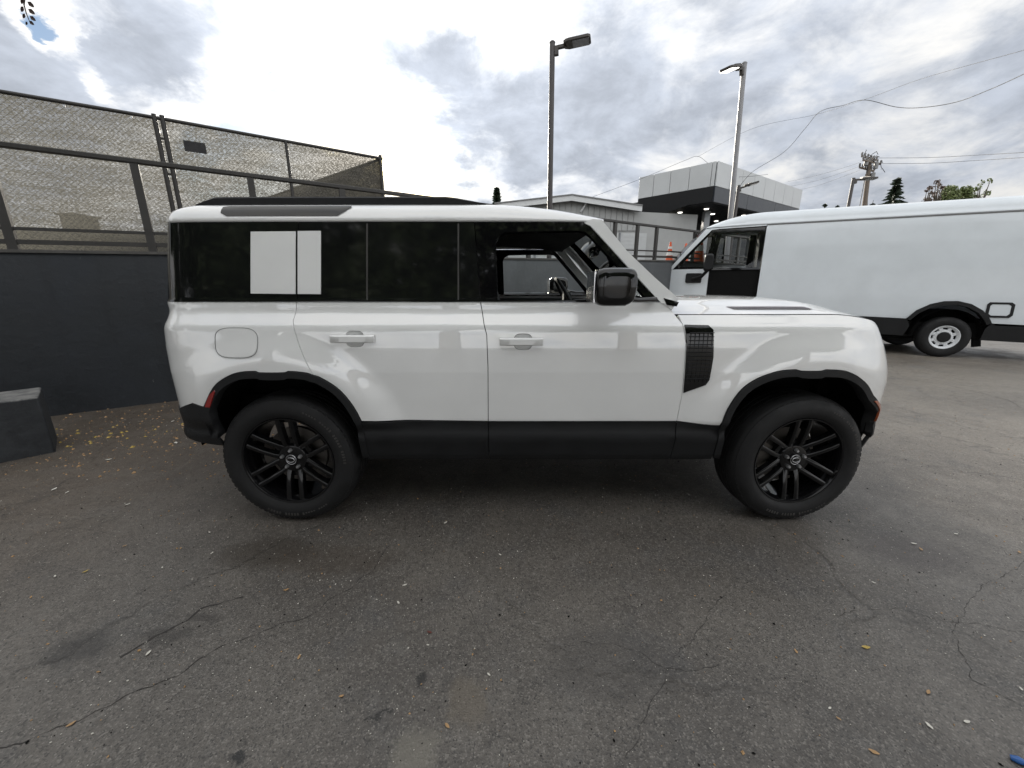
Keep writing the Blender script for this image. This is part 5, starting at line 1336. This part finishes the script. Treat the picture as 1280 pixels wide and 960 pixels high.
spots = [(107,715,'y',.026),(156,683,'o',.022),(358,738,'o',.028),(374,822,'o',.024),(89,906,'o',.026),(186,817,'w',.026),(69,721,'w',.022),(203,710,'w',.018),(506,732,'w',.026),(537,791,'b',.026),
         (427,871,'o',.020),(559,908,'o',.024),(226,686,'o',.02),(39,747,'o',.02),(84,616,'w',.03),(262,666,'w',.02),(498,754,'w',.022),(611,844,'w',.018),(535,807,'w',.014),(557,654,'w',.03),(160,631,'w',.03),(265,692,'w',.02),
         (995,815,'o',.022),(1082,810,'y',.036),(1160,866,'o',.026),(1161,908,'w',.026),(1208,903,'w',.024),(1092,941,'o',.03),(1048,899,'o',.016),(1037,886,'w',.016),(1142,680,'w',.03),(1151,687,'o',.03),(1195,668,'w',.028),(1274,691,'o',.03),(1276,862,'w',.018),
         (136,575,'w',.05),(220,554,'w',.06),(216,527,'w',.05),(137,511,'w',.05),(68,612,'w',.05),(1092,729,'w',.02),(625,694,'w',.02),(330,575,'w',.04)]
for i, (px, py, k, L) in enumerate(spots):
    o = leaf(ground_at(px, py), L*.92, L*.40, random.uniform(0, 6.28), M['leaf_'+k], i); tag(o, {0: 'yellow fallen leaf on the asphalt left of the rear wheel', 23: 'largest yellow fallen leaf on the asphalt at lower right', 5: 'pale petal beside the dark oily patch at lower left'}.get(i, LV[k][0]), 'leaf' if k != 'w' else 'petal', LV[k][1])
p = ground_at(1272, 953); q = MB(); q.tube([p+Vector((-.012,.01,.006)), p+Vector((0,0,.010)), p+Vector((.02,-.012,.006))], [.007,.011,.006], 7); tag(q.build('plastic_scrap', M['blue'], None, smooth=60, org=(p.x,p.y,0)), 'small blue plastic scrap at the bottom right corner of the asphalt', 'scrap')
def speck_field(name, n, mat, xr, yr, s0, s1, seed, dens=None, label=None):
    rg = random.Random(seed); q = MB(); c = 0
    while c < n:
        x = rg.uniform(*xr); y = rg.uniform(*yr)
        if dens and rg.random() > dens(x, y): continue
        s = rg.uniform(s0, s1)*(1 if rg.random() < .85 else 1.7); a = rg.uniform(0, 6.28); u = Vector((math.cos(a), math.sin(a), 0))*s; v_ = Vector((-math.sin(a), math.cos(a), 0))*s*rg.uniform(.35,.9); p = Vector((x, y, .002))
        q.add([p-u, p-v_, p+u, p+v_, p+Vector((0,0,s*.7))], [(0,1,4),(1,2,4),(2,3,4),(3,0,4)]); c += 1
    o = q.build(name, mat, None, recalc=False); return tag(o, label, None, None, 'stuff')
clump = lambda x, y: .35+.65*(.5+.5*math.sin(x*2.3+1.1*math.sin(y*1.9))*math.sin(y*2.9+.7*math.sin(x*3.1)))
speck_field('petal_litter', 11000, M['leaf_w'], (-5.5, 6.0), (.55, 5.0), .0010, .0029, 11, clump)
speck_field('petal_litter', 2200, M['leaf_o'], (-5.5, 6.0), (.55, 5.0), .0015, .005, 12, clump)
speck_field('grit_litter', 3000, M['dark_void'], (-5.0, 5.5), (.55, 4.2), .0015, .0042, 13, clump)
def heap(x, y):
    a = ground_at(146, 545); return math.exp(-((x-a.x)**2*3+(y-a.y)**2*14))
speck_field('leaf_litter', 45, M['leaf_y'], (-4.8, -3.0), (3.2, 4.6), .006, .018, 14, heap)
speck_field('leaf_litter', 500, M['leaf_o'], (-5.0, -2.2), (2.6, 4.6), .004, .012, 15)

# ------------------------------------------------------------------ trees across the lot, behind the viewpoint: the windows mirror them
for i, (x, y, h, rr) in enumerate(((-9, -9.5, 13, 4.6), (-2.5, -11, 15, 5.0), (4.5, -10.5, 13.5, 4.8), (12, -12, 14, 5.0), (-15, -3.5, 12, 4.2))):  # the last tree is added, unseen, to darken the rear corner glass
    broadleaf(('tall leafy tree mirrored in the rear side windows', 'tallest leafy tree mirrored in the middle side windows', 'leafy tree mirrored in the front door window', 'leafy tree mirrored in the front wing', 'unseen leafy tree added to darken the rear corner glass')[i], (x, y, 0), h*.96, rr*1.1, 60+i, M['leaf_d'], 26000, .030, .12)
